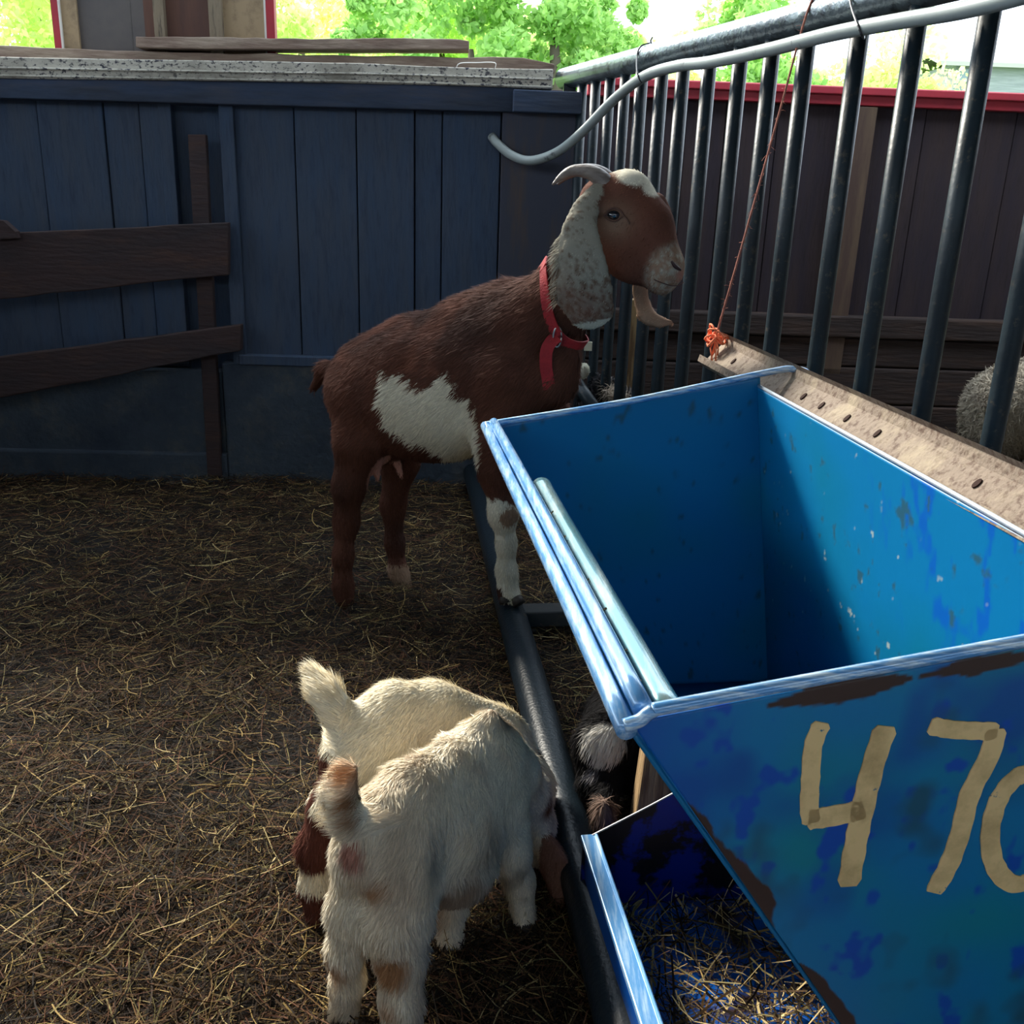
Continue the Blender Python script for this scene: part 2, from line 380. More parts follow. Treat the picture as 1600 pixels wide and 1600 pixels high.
def batten():
    mb = MB(); a = wc(295, 210, .05); b = wc(322, 210, .05)
    V = [wl(293, 210, .05), wl(321, 210, .05), wl(346, 745, .05), wl(324, 745, .05)]
    mb.hexa([V[3], V[2], V[2] - WN * .03, V[3] - WN * .03, V[0], V[1], V[1] - WN * .03, V[0] - WN * .03])
    o = mb.build('batten', M['rail_wood']); bevel(o, .003)
    tag(o, 'upright batten behind the two brown planks, its top end free', 'board')
batten()
mb = MB(); P = [wl(-30, 375, .17), wl(-30, 340, .17), wl(5, 345, .17), wl(24, 362, .17), wl(26, 372, .17)]
V = P + [p - WN * .03 for p in P]; n = len(P)
mb.add(V, [tuple(range(n)), tuple(range(2 * n - 1, n - 1, -1))] + [(k, k + n, (k + 1) % n + n, (k + 1) % n) for k in range(n)])
tag(mb.build('plank_end', M['rail_wood']), 'rounded broken board end poking up behind the wide plank at the left edge', 'board')

# ------------------------------------------------------------------ metal fence
P1 = G(887, 122, 1.39); P2 = G(1300, 18, 1.39); FD = nrm(P2 - P1); FN = np.array([FD[1], -FD[0], 0.0])
if FN @ (C0 - P1) < 0: FN = -FN
def fs(x, y, off=0): q = onplane(x, y, P1 + FN * off, FN); return q
fence = empty('metal_fence', (P1[0] + FD[0] * .8, P1[1] + FD[1] * .8, 0), 'tall fence of dark round bars hung under a thick grey pipe, right of the goat', 'fence')
mb = MB(); mb.tube([P1 - FD * .03, P1 + FD * .6, P1 + FD * 1.2, P1 + FD * 1.8, P1 + FD * 2.9], .033, 24); mb.build('top_rail', M['rail'], fence, True)
mb = MB(); q = np.array([P1[0], P1[1], .10]); mb.tube([q - FD * .03, q + FD * 1.4, q + FD * 2.9], .02, 12); mb.build('bottom_rail', M['fence'], fence, True)
barpx = [(910, 130), (931, 130), (953, 130), (976, 140), (1002, 130), (1034, 118), (1067, 115), (1108, 106), (1156, 100), (1205, 92), (1268, 78), (1343, 59), (1434, 45), (1553, 18)]
bs = [float((fs(x, y) - P1) @ FD) for x, y in barpx]
bs[-4:] = [1.27, 1.437, 1.592, 1.762]; bs += [1.932, 2.10, 2.27, 2.44, 2.6]
for k, s in enumerate(bs):
    c = P1 + FD * s; mb = MB(); mb.tube([(c[0], c[1], 1.375), (c[0], c[1], .9), (c[0], c[1], .5), (c[0], c[1], .08)], .0185 if k > 3 else .016, 14)
    mb.build('bar', M['fence'], fence, True)
mb = MB(); c = P1 + FD * .02; mb.box((c[0], c[1], .7), (.02, .02, .7)); mb.build('end_post', M['fence'], fence)
mb = MB(); mb.tube([J(885, 575, 3.05), J(930, 640, 2.85)], .02, 8); mb.build('brace', M['fence'], fence, True)

hp = [J(768, 213, 3.345), J(778, 225, 3.32), J(800, 243, 3.29), J(830, 251, 3.25), J(870, 238, 3.19), J(910, 206, 3.10), J(960, 155, 2.99)]
hp += [fs(x, y, .052) for x, y in ((1008, 119), (1060, 103), (1110, 97), (1200, 78), (1300, 53), (1400, 34), (1500, 17), (1600, -8), (1700, -40))]
mb = MB(); mb.tube(spline(hp, 6), .0145, 12)
tag(mb.build('hose', M['hose'], None, True), 'grey plastic hose strapped under the fence rail and curling down into the wall', 'hose')
def tie(x0, y0, x1, y1, label):
    a = fs(x0, y0); s = float((a - P1) @ FD); c = P1 + FD * s; b = fs(x1, y1, .05)
    P = []
    mid = (c + b) / 2; up = c + ZZ * .037; dn = b - ZZ * .018 + FN * .004
    P = [c + ZZ * .037, c + ZZ * .026 + FN * .028, c + FN * .037, b + FN * .018 + ZZ * .004, b - ZZ * .0165, c - ZZ * .03 + FN * .0, c - FN * .036, c + ZZ * .037 - FN * .004, c + ZZ * .05 + FD * .012]
    mb = MB(); mb.tube(spline(P, 5), .0022, 6); tag(mb.build('wire_tie', M['hosedark']), label, 'wire')
tie(1014, 88, 1005, 118, 'black wire tie holding the hose to the rail where it bends down')
tie(1352, 10, 1352, 45, 'black wire tie round rail and hose near the top right corner')

# ------------------------------------------------------------------ blue feeder
A = np.array([.096, .635, 0]); E_ = nrm([-.1437, .9896, 0]); Pp = np.array([E_[1], -E_[0], 0])
def H(s, u, z): return A + E_ * s + Pp * u + ZZ * z
feeder = empty('feed_hopper', H(.5, .25, 0), 'big blue steel feed hopper with a cream 470 painted on its end', 'feeder')
BLUE = np.array([0.0, .165, .38]); BLUE2 = np.array([0.0, .085, .42]); TEAL = np.array([0.0, .14, .20]); RUST = np.array([.045, .022, .015])
def patch(name, c, nu, nv, th, colfn, m=None, parent=feeder):
    """c: 4 corners (s,u,z) c00,c10,c11,c01 ; colfn gets arrays (s,u,z)"""
    c = np.asarray(c, float); a = np.linspace(0, 1, nu)[None, :, None]; b = np.linspace(0, 1, nv)[:, None, None]
    Q = (c[0] * (1 - a) + c[1] * a) * (1 - b) + (c[3] * (1 - a) + c[2] * a) * b
    Q = Q.reshape(-1, 3); Wd = A + Q[:, :1] * E_ + Q[:, 1:2] * Pp + Q[:, 2:] * ZZ
    n = nrm(np.cross(H(*c[1]) - H(*c[0]), H(*c[3]) - H(*c[0])))
    V = np.vstack([Wd + n * th / 2, Wd - n * th / 2]); K = len(Wd)
    i = (np.arange(nv - 1)[:, None] * nu + np.arange(nu - 1)[None]).ravel()
    f = np.stack([i, i + 1, i + nu + 1, i + nu], 1)
    bd = list(range(nu)) + [r * nu + nu - 1 for r in range(1, nv)] + [(nv - 1) * nu + k for k in range(nu - 2, -1, -1)] + [r * nu for r in range(nv - 2, 0, -1)]
    bd = np.array(bd); nb = np.roll(bd, -1)
    side = np.stack([nb, bd, bd + K, nb + K], 1)
    Fc = np.vstack([f, f[:, ::-1] + K, side])
    col = colfn(Q[:, 0], Q[:, 1], Q[:, 2]); col = np.vstack([col, col])
    return make(name, V, Fc, m or M['blue'], parent, False, colors=col)
def mixc(c1, c2, t): t = np.clip(t, 0, 1)[:, None]; return c1 * (1 - t) + c2 * t
def q3(s, u, z): return np.stack([s, u, z], 1)
def seg_d(u, z, a, b):
    a = np.array(a); b = np.array(b); d = b - a; t = np.clip(((u - a[0]) * d[0] + (z - a[1]) * d[1]) / (d @ d), 0, 1)
    return np.hypot(u - a[0] - t * d[0], z - a[1] - t * d[1]), t
def col_near(s, u, z):
    p = q3(s, u, z); c = np.tile(BLUE * 1.05, (len(s), 1))
    c = mixc(c, TEAL * 1.45, (fbm(p, 6) - .42) * 4)
    c = mixc(c, np.array([0, .085, .32]), (fbm(p + 9, 11) - .52) * 5)
    c = mixc(c, np.array([0, .07, .42]), (fbm(p + 21, 40) - .66) * 12)
    c = mixc(c, np.array([.01, .09, .16]), (fbm(p + 4, 20) - .62) * 6)
    c = mixc(c, BLUE2 * .9, 1 - u / .10)
    d, t = seg_d(u, z, (0, .62), (.36, .1)); zz = z
    nz = fbm(p, 35)
    along = (.62 - zz)
    w = .018 * np.clip(1 - np.abs(along - .135) / .07, 0, 1) ** .5 + .020 * np.clip(1 - np.abs(along - .28) / .045, 0, 1) ** .5
    c = mixc(c, RUST, (w + (nz - .5) * .02 - d) * 700 * (w > .001))
    top = .635 + .0875 * u / .52 ; dt = top - z
    w2 = .012 * np.clip(1 - np.abs(u - .165) / .06, 0, 1) ** .5 + .010 * np.clip(1 - np.abs(u - .275) / .05, 0, 1) ** .5
    c = mixc(c, RUST, (w2 + (nz - .5) * .010 - np.abs(dt - .016)) * 900 * (w2 > .001))
    return c
def col_in(s, u, z):
    p = q3(s, u, z); c = np.tile(BLUE, (len(s), 1))
    c = mixc(c, TEAL * 1.1, (fbm(p, 5) - .5) * 2)
    st = p * np.array([1, 1, .4])
    drips = (fbm(st, 48) - .64) * 16 * np.clip((z - .42) * 5, 0, 1) * np.clip((.62 - s) * 3, 0, 1)
    c = mixc(c, np.array([0, .085, .46]), np.clip(drips, 0, .75))
    c = mixc(c, np.array([.02, .10, .16]), (fbm(p + 7, 50) - .72) * 14)
    c = mixc(c, np.array([.35, .45, .45]), (fbm(p + 3, 90) - .80) * 20)
    return c
def col_far(s, u, z):
    p = q3(s, u, z); c = np.tile(BLUE * .85, (len(s), 1)); c = mixc(c, TEAL, (fbm(p, 5) - .5) * 2)
    return mixc(c, np.array([.02, .08, .13]), (fbm(p + 7, 60) - .76) * 14)
def col_tray(s, u, z):
    p = q3(s, u, z); c = np.tile(np.array([.0, .07, .42]), (len(s), 1))
    return mixc(c, np.array([.008, .008, .01]), (fbm(p, 18) - .47) * 14)
patch('end_panel', [(0, .36, .1), (0, .58, .1), (0, .52, .715), (0, 0, .627)], 260, 260, .004, col_near)
patch('end_panel', [(1, .58, .1), (1, .36, .1), (1, 0, .622), (1, .488, .716)], 70, 70, .004, col_far)
patch('back_panel', [(0, .58, .1), (1, .58, .1), (1, .488, .695), (0, .50, .668)], 260, 140, .004, col_in)
patch('sloped_panel', [(0, .36, .1), (1, .36, .1), (1, 0, .62), (0, 0, .62)], 60, 40, .004, col_far)
patch('bottom_panel', [(0, .36, .1), (1, .36, .1), (1, .58, .1), (0, .58, .1)], 20, 10, .004, col_far)
def htube(name, pts, r, m, n=12, parent=feeder, nn=6, pts2=None):
    mb = MB(); mb.tube(spline([H(*p) for p in pts], nn), r, n)
    if pts2: mb.tube(spline([H(*p) for p in pts2], nn), r, n)
    return mb.build(name, m, parent, True)
htube('rim', [(-.004, -.004, .622), (.3, -.003, .623), (.7, -.004, .622), (1.004, -.004, .622)], .0085, M['rim'], pts2=[(.012, .012, .631), (.3, .013, .631), (.7, .012, .631), (.996, .010, .630)])
htube('rim', [(-.002, -.006, .625), (-.002, .006, .629), (-.002, .016, .637), (-.002, .035, .641), (-.002, .2, .668), (-.002, .4, .700), (-.002, .56, .728)], .0055, M['rim2'])
htube('rim', [(1.0, -.004, .625), (1.0, .02, .629), (1.0, .25, .668), (1.0, .50, .722), (.992, .548, .730), (.975, .568, .724), (.965, .57, .70)], .0062, M['rim2'])
htube('rim', [(0, .498, .671), (.5, .494, .686), (1, .488, .698)], .0032, mat('bare_edge', (.55, .62, .68), .3, metal=.4, spec=.6))
htube('inner_tube', [(.02, .045, .602), (.3, .045, .602), (.6, .045, .602), (.69, .045, .604)], .0155, M['inner_tube'], 16)
mb = MB()
for k in range(11):
    s = .06 + .075 * k + rng.random() * .03
    for _ in range(4):
        a = H(s + rng.normal() * .006, .026 + rng.normal() * .004, .606 + rng.random() * .006); d = nrm(rng.normal(size=3)) * (.012 + .012 * rng.random())
        mb.tube([a - d * .5, a, a + d * .5 + [0, 0, .002]], .0012, 4)
tag(mb.build('straw_bits', mat('straw_bits', (.33, .24, .15), .8)), 'small wisps of straw caught along the inside edge of the blue hopper', 'straw', kind='stuff')
# channel iron with holes
def channel():
    prof = [(0, 0), (-.006, .012), (-.002, .020)]
    out = []
    s0, s1 = -.25, 1.36
    # open U profile (u, z) seen from inside: lower flange, web, upper flange
    prof = [(.498, .690), (.494, .676), (.503, .668), (.545, .712), (.549, .728), (.541, .738)]
    t = .003; n = 40; V = []
    ss = np.linspace(s0, s1, n)
    for s in ss:
        dz = -.012 * (1 - s) + .004
        for (u, z) in prof: V.append(H(s, u, z + dz))
        for (u, z) in prof[::-1]: V.append(H(s, u + t, z + dz - t))
    k = len(prof) * 2
    Fc = [(i * k + j, (i + 1) * k + j, (i + 1) * k + (j + 1) % k, i * k + (j + 1) % k) for i in range(n - 1) for j in range(k)]
    Fc += [tuple(range(k)), tuple((n - 1) * k + j for j in range(k - 1, -1, -1))]
    o = make('channel_iron', V, Fc, M['channel'], feeder)
    for s in (1.24, .90, .83, .74, .645, .40, .30, .18, .06):
        dz = -.012 * (1 - s) + .004; c = H(s, .5285, .6965 + dz); nrmv = nrm(Pp * -.72 + ZZ * .69); tt = nrm(np.cross(nrmv, E_))
        mbh = MB(); V = [c + nrmv * .0009 + (E_ * math.cos(a) * .0045 + tt * math.sin(a) * .0075) for a in np.linspace(0, 2 * math.pi, 13)[:-1]]
        V2 = [v - nrmv * .004 for v in V]
        mbh.add(V + V2, [tuple(range(12))] + [(j, (j + 1) % 12, (j + 1) % 12 + 12, j + 12) for j in range(12)]); mbh.build('bolt_hole', M['hole'], feeder)
channel()
# base frame pipe
PA, PB = G(985, 1640, .05), G(800, 962, .05); PD = nrm(PB - PA)
mb = MB(); pts = [PA - PD * .5, PA, PA * .5 + PB * .5, PB, PB + PD * .6, PB + PD * 1.36]
mb.tube(pts, .035, 24); mb.build('base_pipe', M['pipe'], feeder, True)
mb = MB(); q = PB + Pp * .02; mb.box(q + Pp * .34, (.36, .028, .02), [Pp, E_, ZZ]); bevel(mb.build('cross_bar', mat('dull_cross_bar', (.035, .038, .04), .7, [(30, (.07, .06, .05), .5, .7)]), feeder), .004)
for s_ in (.02, .98):
    mb = MB(); mb.box(H(s_, .47, .055), (.11, .01, .045), [Pp, E_, ZZ]); mb.build('foot_plate', M['pipe'], feeder)
# tray in front of the hopper
patch('tray_wall', [(-.6, .112, .03), (.48, .100, .03), (.48, .094, .150), (-.6, .106, .150)], 60, 8, .004, lambda s, u, z: np.tile(BLUE2 * .9, (len(s), 1)))
patch('tray_floor', [(-.6, .10, .032), (.48, .10, .032), (.48, .66, .032), (-.6, .66, .032)], 60, 30, .004, lambda s, u, z: mixc(np.tile(np.array([0, .13, .62]), (len(s), 1)), RUST, (fbm(q3(s, u, z), 20) - .6) * 10))
mb = MB(); mb.box(H(-.06, .098, .153), (.0115, .542, .004), [Pp, E_, ZZ]); mb.tube([H(-.6, .110, .157), H(.48, .108, .157)], .003, 6)
bevel(mb.build('tray_lip', M['rim'], feeder), .002)
def endplate():
    poly = [(.09, .03), (.58, .03), (.58, .1), (.36, .1), (.262, .245), (.10, .152), (.09, .148)]
    V = []; 
    for s in (.478, .482):
        for (u, z) in poly: V.append(H(s, u, z))
    n = len(poly); Fc = [tuple(range(n)), tuple(range(2 * n - 1, n - 1, -1))] + [(k, (k + 1) % n, (k + 1) % n + n, k + n) for k in range(n)]
    m_ = mat('blue_black_worn_plate', (.0, .02, .28), .35, [(7, (.006, .006, .010), .46, .50)], .5)
    make('tray_end_plate', V, Fc, m_, feeder)
endplate()
htube('tray_edge', [(.48, .092, .150), (.48, .18, .198), (.48, .262, .246)], .0016, mat('bare_steel_edge', (.4, .4, .4), .4, metal=.5), 6)
# digits
def stroke(mb, px, wpx):
    P = spline([onplane(x, y, A - E_ * .0022, E_) for x, y in px], 6); N = len(P)
    T = nrm(np.gradient(P, axis=0)); S = nrm(np.cross(T, E_)); V = []
    for i in range(N):
        w = wpx * .00031 * (1 + .04 * math.sin(i * 1.7) + .06 * (rng.random() - .5)) * (.72 if i in (0, N - 1) else 1)
        V += [P[i] + S[i] * w, P[i] - S[i] * w, P[i] + S[i] * w - E_ * .0012, P[i] - S[i] * w - E_ * .0012]
    Fc = []
    for i in range(N - 1):
        a, b = 4 * i, 4 * i + 4
        Fc += [(a + 2, b + 2, b + 3, a + 3), (a, b, b + 2, a + 2), (a + 3, b + 3, b + 1, a + 1), (a + 1, b + 1, b, a)]
    Fc += [(0, 2, 3, 1), (4 * N - 4, 4 * N - 3, 4 * N - 1, 4 * N - 2)]
    mb.add(V, Fc)
mb = MB(); stroke(mb, [(1284, 1128), (1270, 1165), (1266, 1215), (1264, 1262), (1268, 1285)], 25); stroke(mb, [(1262, 1280), (1290, 1276), (1332, 1268), (1350, 1262)], 31)
stroke(mb, [(1384, 1134), (1365, 1190), (1348, 1260), (1336, 1320), (1325, 1384)], 32); mb.build('painted_digit', M['digit'], feeder)
mb = MB(); stroke(mb, [(1452, 1133), (1485, 1139), (1520, 1141), (1558, 1142)], 26); stroke(mb, [(1556, 1138), (1545, 1180), (1515, 1240), (1500, 1300), (1482, 1350), (1458, 1394)], 30); mb.build('painted_digit', M['digit'], feeder)
mb = MB(); stroke(mb, [(1612, 1205), (1585, 1216), (1560, 1248), (1547, 1295), (1550, 1340), (1566, 1370), (1590, 1381), (1620, 1365), (1650, 1320), (1655, 1260), (1640, 1215), (1612, 1205)], 28); mb.build('painted_digit', M['digit'], feeder)

# twine from channel end to the rail
tw0 = H(1.335, .520, .735)
sr = float((fs(1284, 20) - P1) @ FD); tw1 = P1 + FD * sr + FN * .036 + ZZ * .0
P = spline([tw0, tw0 * .66 + tw1 * .34 - ZZ * .006, tw0 * .33 + tw1 * .67 - ZZ * .005, tw1, tw1 + ZZ * .045 - FN * .03], 14)
mb = MB(); mb.tube(P, .0026, 6)
for k in range(len(P)):
    for _ in range(3):
        if rng.random() < .65:
            a = P[k] + rng.normal(size=3) * .002; d = nrm(rng.normal(size=3) + [0, 0, -.6]) * (.006 + .008 * rng.random()); mb.tube([a, a + d * .6, a + d + rng.normal(size=3) * .002], .0005, 3)
twine = mb.build('twine', M['twine'], None, True); tag(twine, 'frayed reddish twine running up from the channel end over the fence rail', 'twine')
mb = MB(); c = tw0 + ZZ * .004
for k in range(9):
    a = rng.random() * 6.28; r_ = .012 + .008 * rng.random(); d1 = nrm(rng.normal(size=3)); d2 = nrm(np.cross(d1, rng.normal(size=3)))
    mb.tube([c + d1 * r_ * math.cos(t) + d2 * r_ * math.sin(t) + d1 * r_ * .6 for t in np.linspace(0, 6.28, 14)], .0022, 6)
for k in range(5): mb.tube([c, c - ZZ * .02 + rng.normal(size=3) * .008, c - ZZ * .04 + rng.normal(size=3) * .01], .0018, 5)
mb.build('knot', M['orange_twine'], twine, True)

# ------------------------------------------------------------------ posts and bits behind
def wood_block(name, corners, top, m, label):
    mb = MB(); b = [np.array(c, float) for c in corners]; mb.hexa([*b, *[x + np.array(t, float) for x, t in zip(b, top)]])
    o = mb.build(name, m); bevel(o, .004); return tag(o, label, 'post')
q = J(1016, 1262, 1.25); q[2] = 0; b0 = np.array([q[0] - .027, 1.25, 0.0])
wood_block('wooden_block', [b0, b0 + [.055, -.01, 0], b0 + [.065, .04, 0], b0 + [.0, .05, 0]], [(.012, 0, .22), (0, 0, .22), (0, 0, .22), (.012, 0, .22)], M['post_wood'],
           'pale split wooden prop standing under the blue hopper beside the tray')
q = J(975, 640, 3.3); b0 = np.array([q[0] - .02, 3.3, 0])
tp = J(982, 468, 3.3)
wood_block('wooden_post', [b0, b0 + [.05, 0, 0], b0 + [.05, .05, 0], b0 + [0, .05, 0]], [(.02, 0, tp[2])] * 4, M['post_wood'], 'slim pale post behind the fence bars under the goat muzzle')

mb = MB(); a = J(914, 525, 2.95); b = J(912, 560, 2.95)
mb.tube([J(916, 470, 2.95), a, b], .0014, 5); ws = mb.build('hanging_string', M['hosedark'], None)
tag(ws, 'thin string hanging behind the goat collar holding a white wool tuft', 'string')

# ------------------------------------------------------------------ animals: blended volumes turned into one skin
class Body:
    def __init__(s, vox): s.p = []; s.vox = vox
    def cone(s, a, b, r1, r2, k=.03): s.p.append(('c', np.array(a, float), np.array(b, float), r1, r2, k)); return s
    def chain(s, P, r, k=.03):
        for i in range(len(P) - 1): s.cone(P[i], P[i + 1], r[i], r[i + 1], k)
        return s
    def ell(s, c, r, ax=None, k=.03): s.p.append(('e', np.array(c, float), np.array(r, float), np.eye(3) if ax is None else np.array(ax, float), None, k)); return s
    def cut(s, c, r, ax=None, k=.03): s.p.append(('s', np.array(c, float), np.array(r, float), np.eye(3) if ax is None else np.array(ax, float), None, k)); return s
    def mesh(s):
        lo = np.full(3, 1e9); hi = -lo; bb = []
        for t, a, b, c, d, k in s.p:
            if t == 'c': R_ = max(c, d); l = np.minimum(a, b) - R_; h = np.maximum(a, b) + R_
            else: R_ = b.max(); l = a - R_; h = a + R_
            bb.append((l, h)); lo = np.minimum(lo, l); hi = np.maximum(hi, h)
        v = s.vox; lo = lo - .03; n = np.ceil((hi + .03 - lo) / v).astype(int); Fd = np.full(n, 1.0, np.float32)
        for (t, a, b, c, d, k), (l, h) in zip(s.p, bb):
            mg = k + 3 * v; i0 = np.maximum(((l - mg - lo) / v).astype(int), 0); i1 = np.minimum(((h + mg - lo) / v).astype(int) + 2, n)
            gx = [lo[j] + v * np.arange(i0[j], i1[j]) for j in range(3)]
            X, Y, Z = np.meshgrid(*gx, indexing='ij'); P = np.stack([X, Y, Z], -1)
            if t == 'c':
                ba = b - a; L2 = ba @ ba + 1e-9; tt = np.clip(((P - a) @ ba) / L2, 0, 1)
                D = np.linalg.norm(P - a - tt[..., None] * ba, axis=-1) - (c + (d - c) * tt)
            else:
                q = (P - a) @ c.T; k0 = np.linalg.norm(q / b, axis=-1); k1 = np.linalg.norm(q / (b * b), axis=-1) + 1e-9
                D = k0 * (k0 - 1) / k1
            sl = tuple(slice(i0[j], i1[j]) for j in range(3)); old = Fd[sl]
            if t == 's':
                hh = np.clip(.5 - .5 * (old + D) / k, 0, 1); Fd[sl] = (old * (1 - hh) - D * hh + k * hh * (1 - hh)).astype(np.float32); continue
            hh = np.clip(.5 + .5 * (old - D) / k, 0, 1); Fd[sl] = (old * (1 - hh) + D * hh - k * hh * (1 - hh)).astype(np.float32)
        g = openvdb.FloatGrid(1.0); g.copyFromArray(Fd)
        r = g.convertToPolygons(isovalue=0.0, adaptivity=0)
        pts = r[0]; quads = r[-1]; tris = r[1] if len(r) == 3 else np.zeros((0, 3), int)
        V = pts * v + lo
        quads = np.asarray(quads); T = np.vstack([quads[:, [0, 1, 2]], quads[:, [0, 2, 3]]])
        if len(tris): T = np.vstack([T, tris])
        fn = np.cross(V[T[:, 1]] - V[T[:, 0]], V[T[:, 2]] - V[T[:, 0]])
        vol = np.einsum('ij,ij->', V[T[:, 0]], fn)
        cen = V.mean(0); vol = np.einsum('ij,ij->', V[T[:, 0]] - cen, fn)
        if vol < 0: quads = quads[:, ::-1]; T = T[:, ::-1]; fn = -fn
        # light smoothing
        e = np.vstack([quads[:, [0, 1]], quads[:, [1, 2]], quads[:, [2, 3]], quads[:, [3, 0]]])
        for _ in range(2):
            acc = np.zeros_like(V); cnt = np.zeros(len(V)); np.add.at(acc, e[:, 0], V[e[:, 1]]); np.add.at(acc, e[:, 1], V[e[:, 0]])
            np.add.at(cnt, e[:, 0], 1); np.add.at(cnt, e[:, 1], 1); V = V * .6 + .4 * acc / np.maximum(cnt, 1)[:, None]
        VN = np.zeros_like(V)
        for j in range(3): np.add.at(VN, T[:, j], fn)
        s.V, s.Q, s.T, s.VN = V, quads, T, nrm(VN); s.area = np.linalg.norm(fn, axis=1)
        return s

def fur(body, parent, colfn, n, length, flow, width=.0011, lift=.35, clump=.25, lenfn=None):
    p = body.area / body.area.sum(); ti = rng.choice(len(p), n, p=p); r1 = np.sqrt(rng.random(n)); r2 = rng.random(n)
    T = body.T[ti]; w = np.stack([1 - r1, r1 * (1 - r2), r1 * r2], 1)
    R0 = (body.V[T] * w[..., None]).sum(1); N0 = nrm((body.VN[T] * w[..., None]).sum(1))
    D = flow(R0, N0); D = D - N0 * (D * N0).sum(1, keepdims=True); D = nrm(D)
    cl = np.stack([fbm(R0 + 5, 38, 2), fbm(R0 + 15, 38, 2), fbm(R0 + 25, 38, 2)], 1) - .5
    D = nrm(D + cl * clump * 6 + rng.normal(size=(n, 3)) * .14); D = nrm(D - N0 * np.minimum((D * N0).sum(1, keepdims=True), 0) + N0 * lift)
    L = length * (.6 + .8 * rng.random(n))
    if lenfn is not None: L = L * lenfn(R0)
    L = L[:, None]; S = nrm(np.cross(D, N0)) * width * (.6 + .8 * rng.random((n, 1)))
    base = R0 - N0 * .001; mid = base + D * L * .55; tip = base + D * L - N0 * L * lift * .35
    V = np.concatenate([base - S, base + S, mid - S * .7, mid + S * .7, tip], 1).reshape(-1, 3)
    k = np.arange(n)[:, None] * 5
    Fc = np.vstack([k + [0, 1, 3], k + [0, 3, 2], k + [2, 3, 4]])
    c = colfn(R0) * (.82 + .36 * rng.random((n, 1))); C = np.repeat(c, 5, 0)
    NN = nrm(N0 + rng.normal(size=(n, 3)) * .22 + D * .15); NN = np.repeat(NN, 5, 0)
    return make('fur', V, Fc, M['fur'], parent, colors=C, normals=NN)
def animal(name, body, colfn, loc, label, cat, **k):
    body.mesh(); o = make(name, body.V, body.Q, M['skin'], None, True, origin=np.array(loc, float), colors=colfn(body.V) * .8)
    return tag(o, label, cat)
def inpoly(x, z, poly):
    poly = np.asarray(poly, float); ins = np.zeros(len(x), bool); n = len(poly)
    for i in range(n):
        x1, z1 = poly[i]; x2, z2 = poly[(i + 1) % n]
        c = ((z1 > z) != (z2 > z)) & (x < (x2 - x1) * (z - z1) / (z2 - z1 + 1e-12) + x1); ins ^= c
    return ins

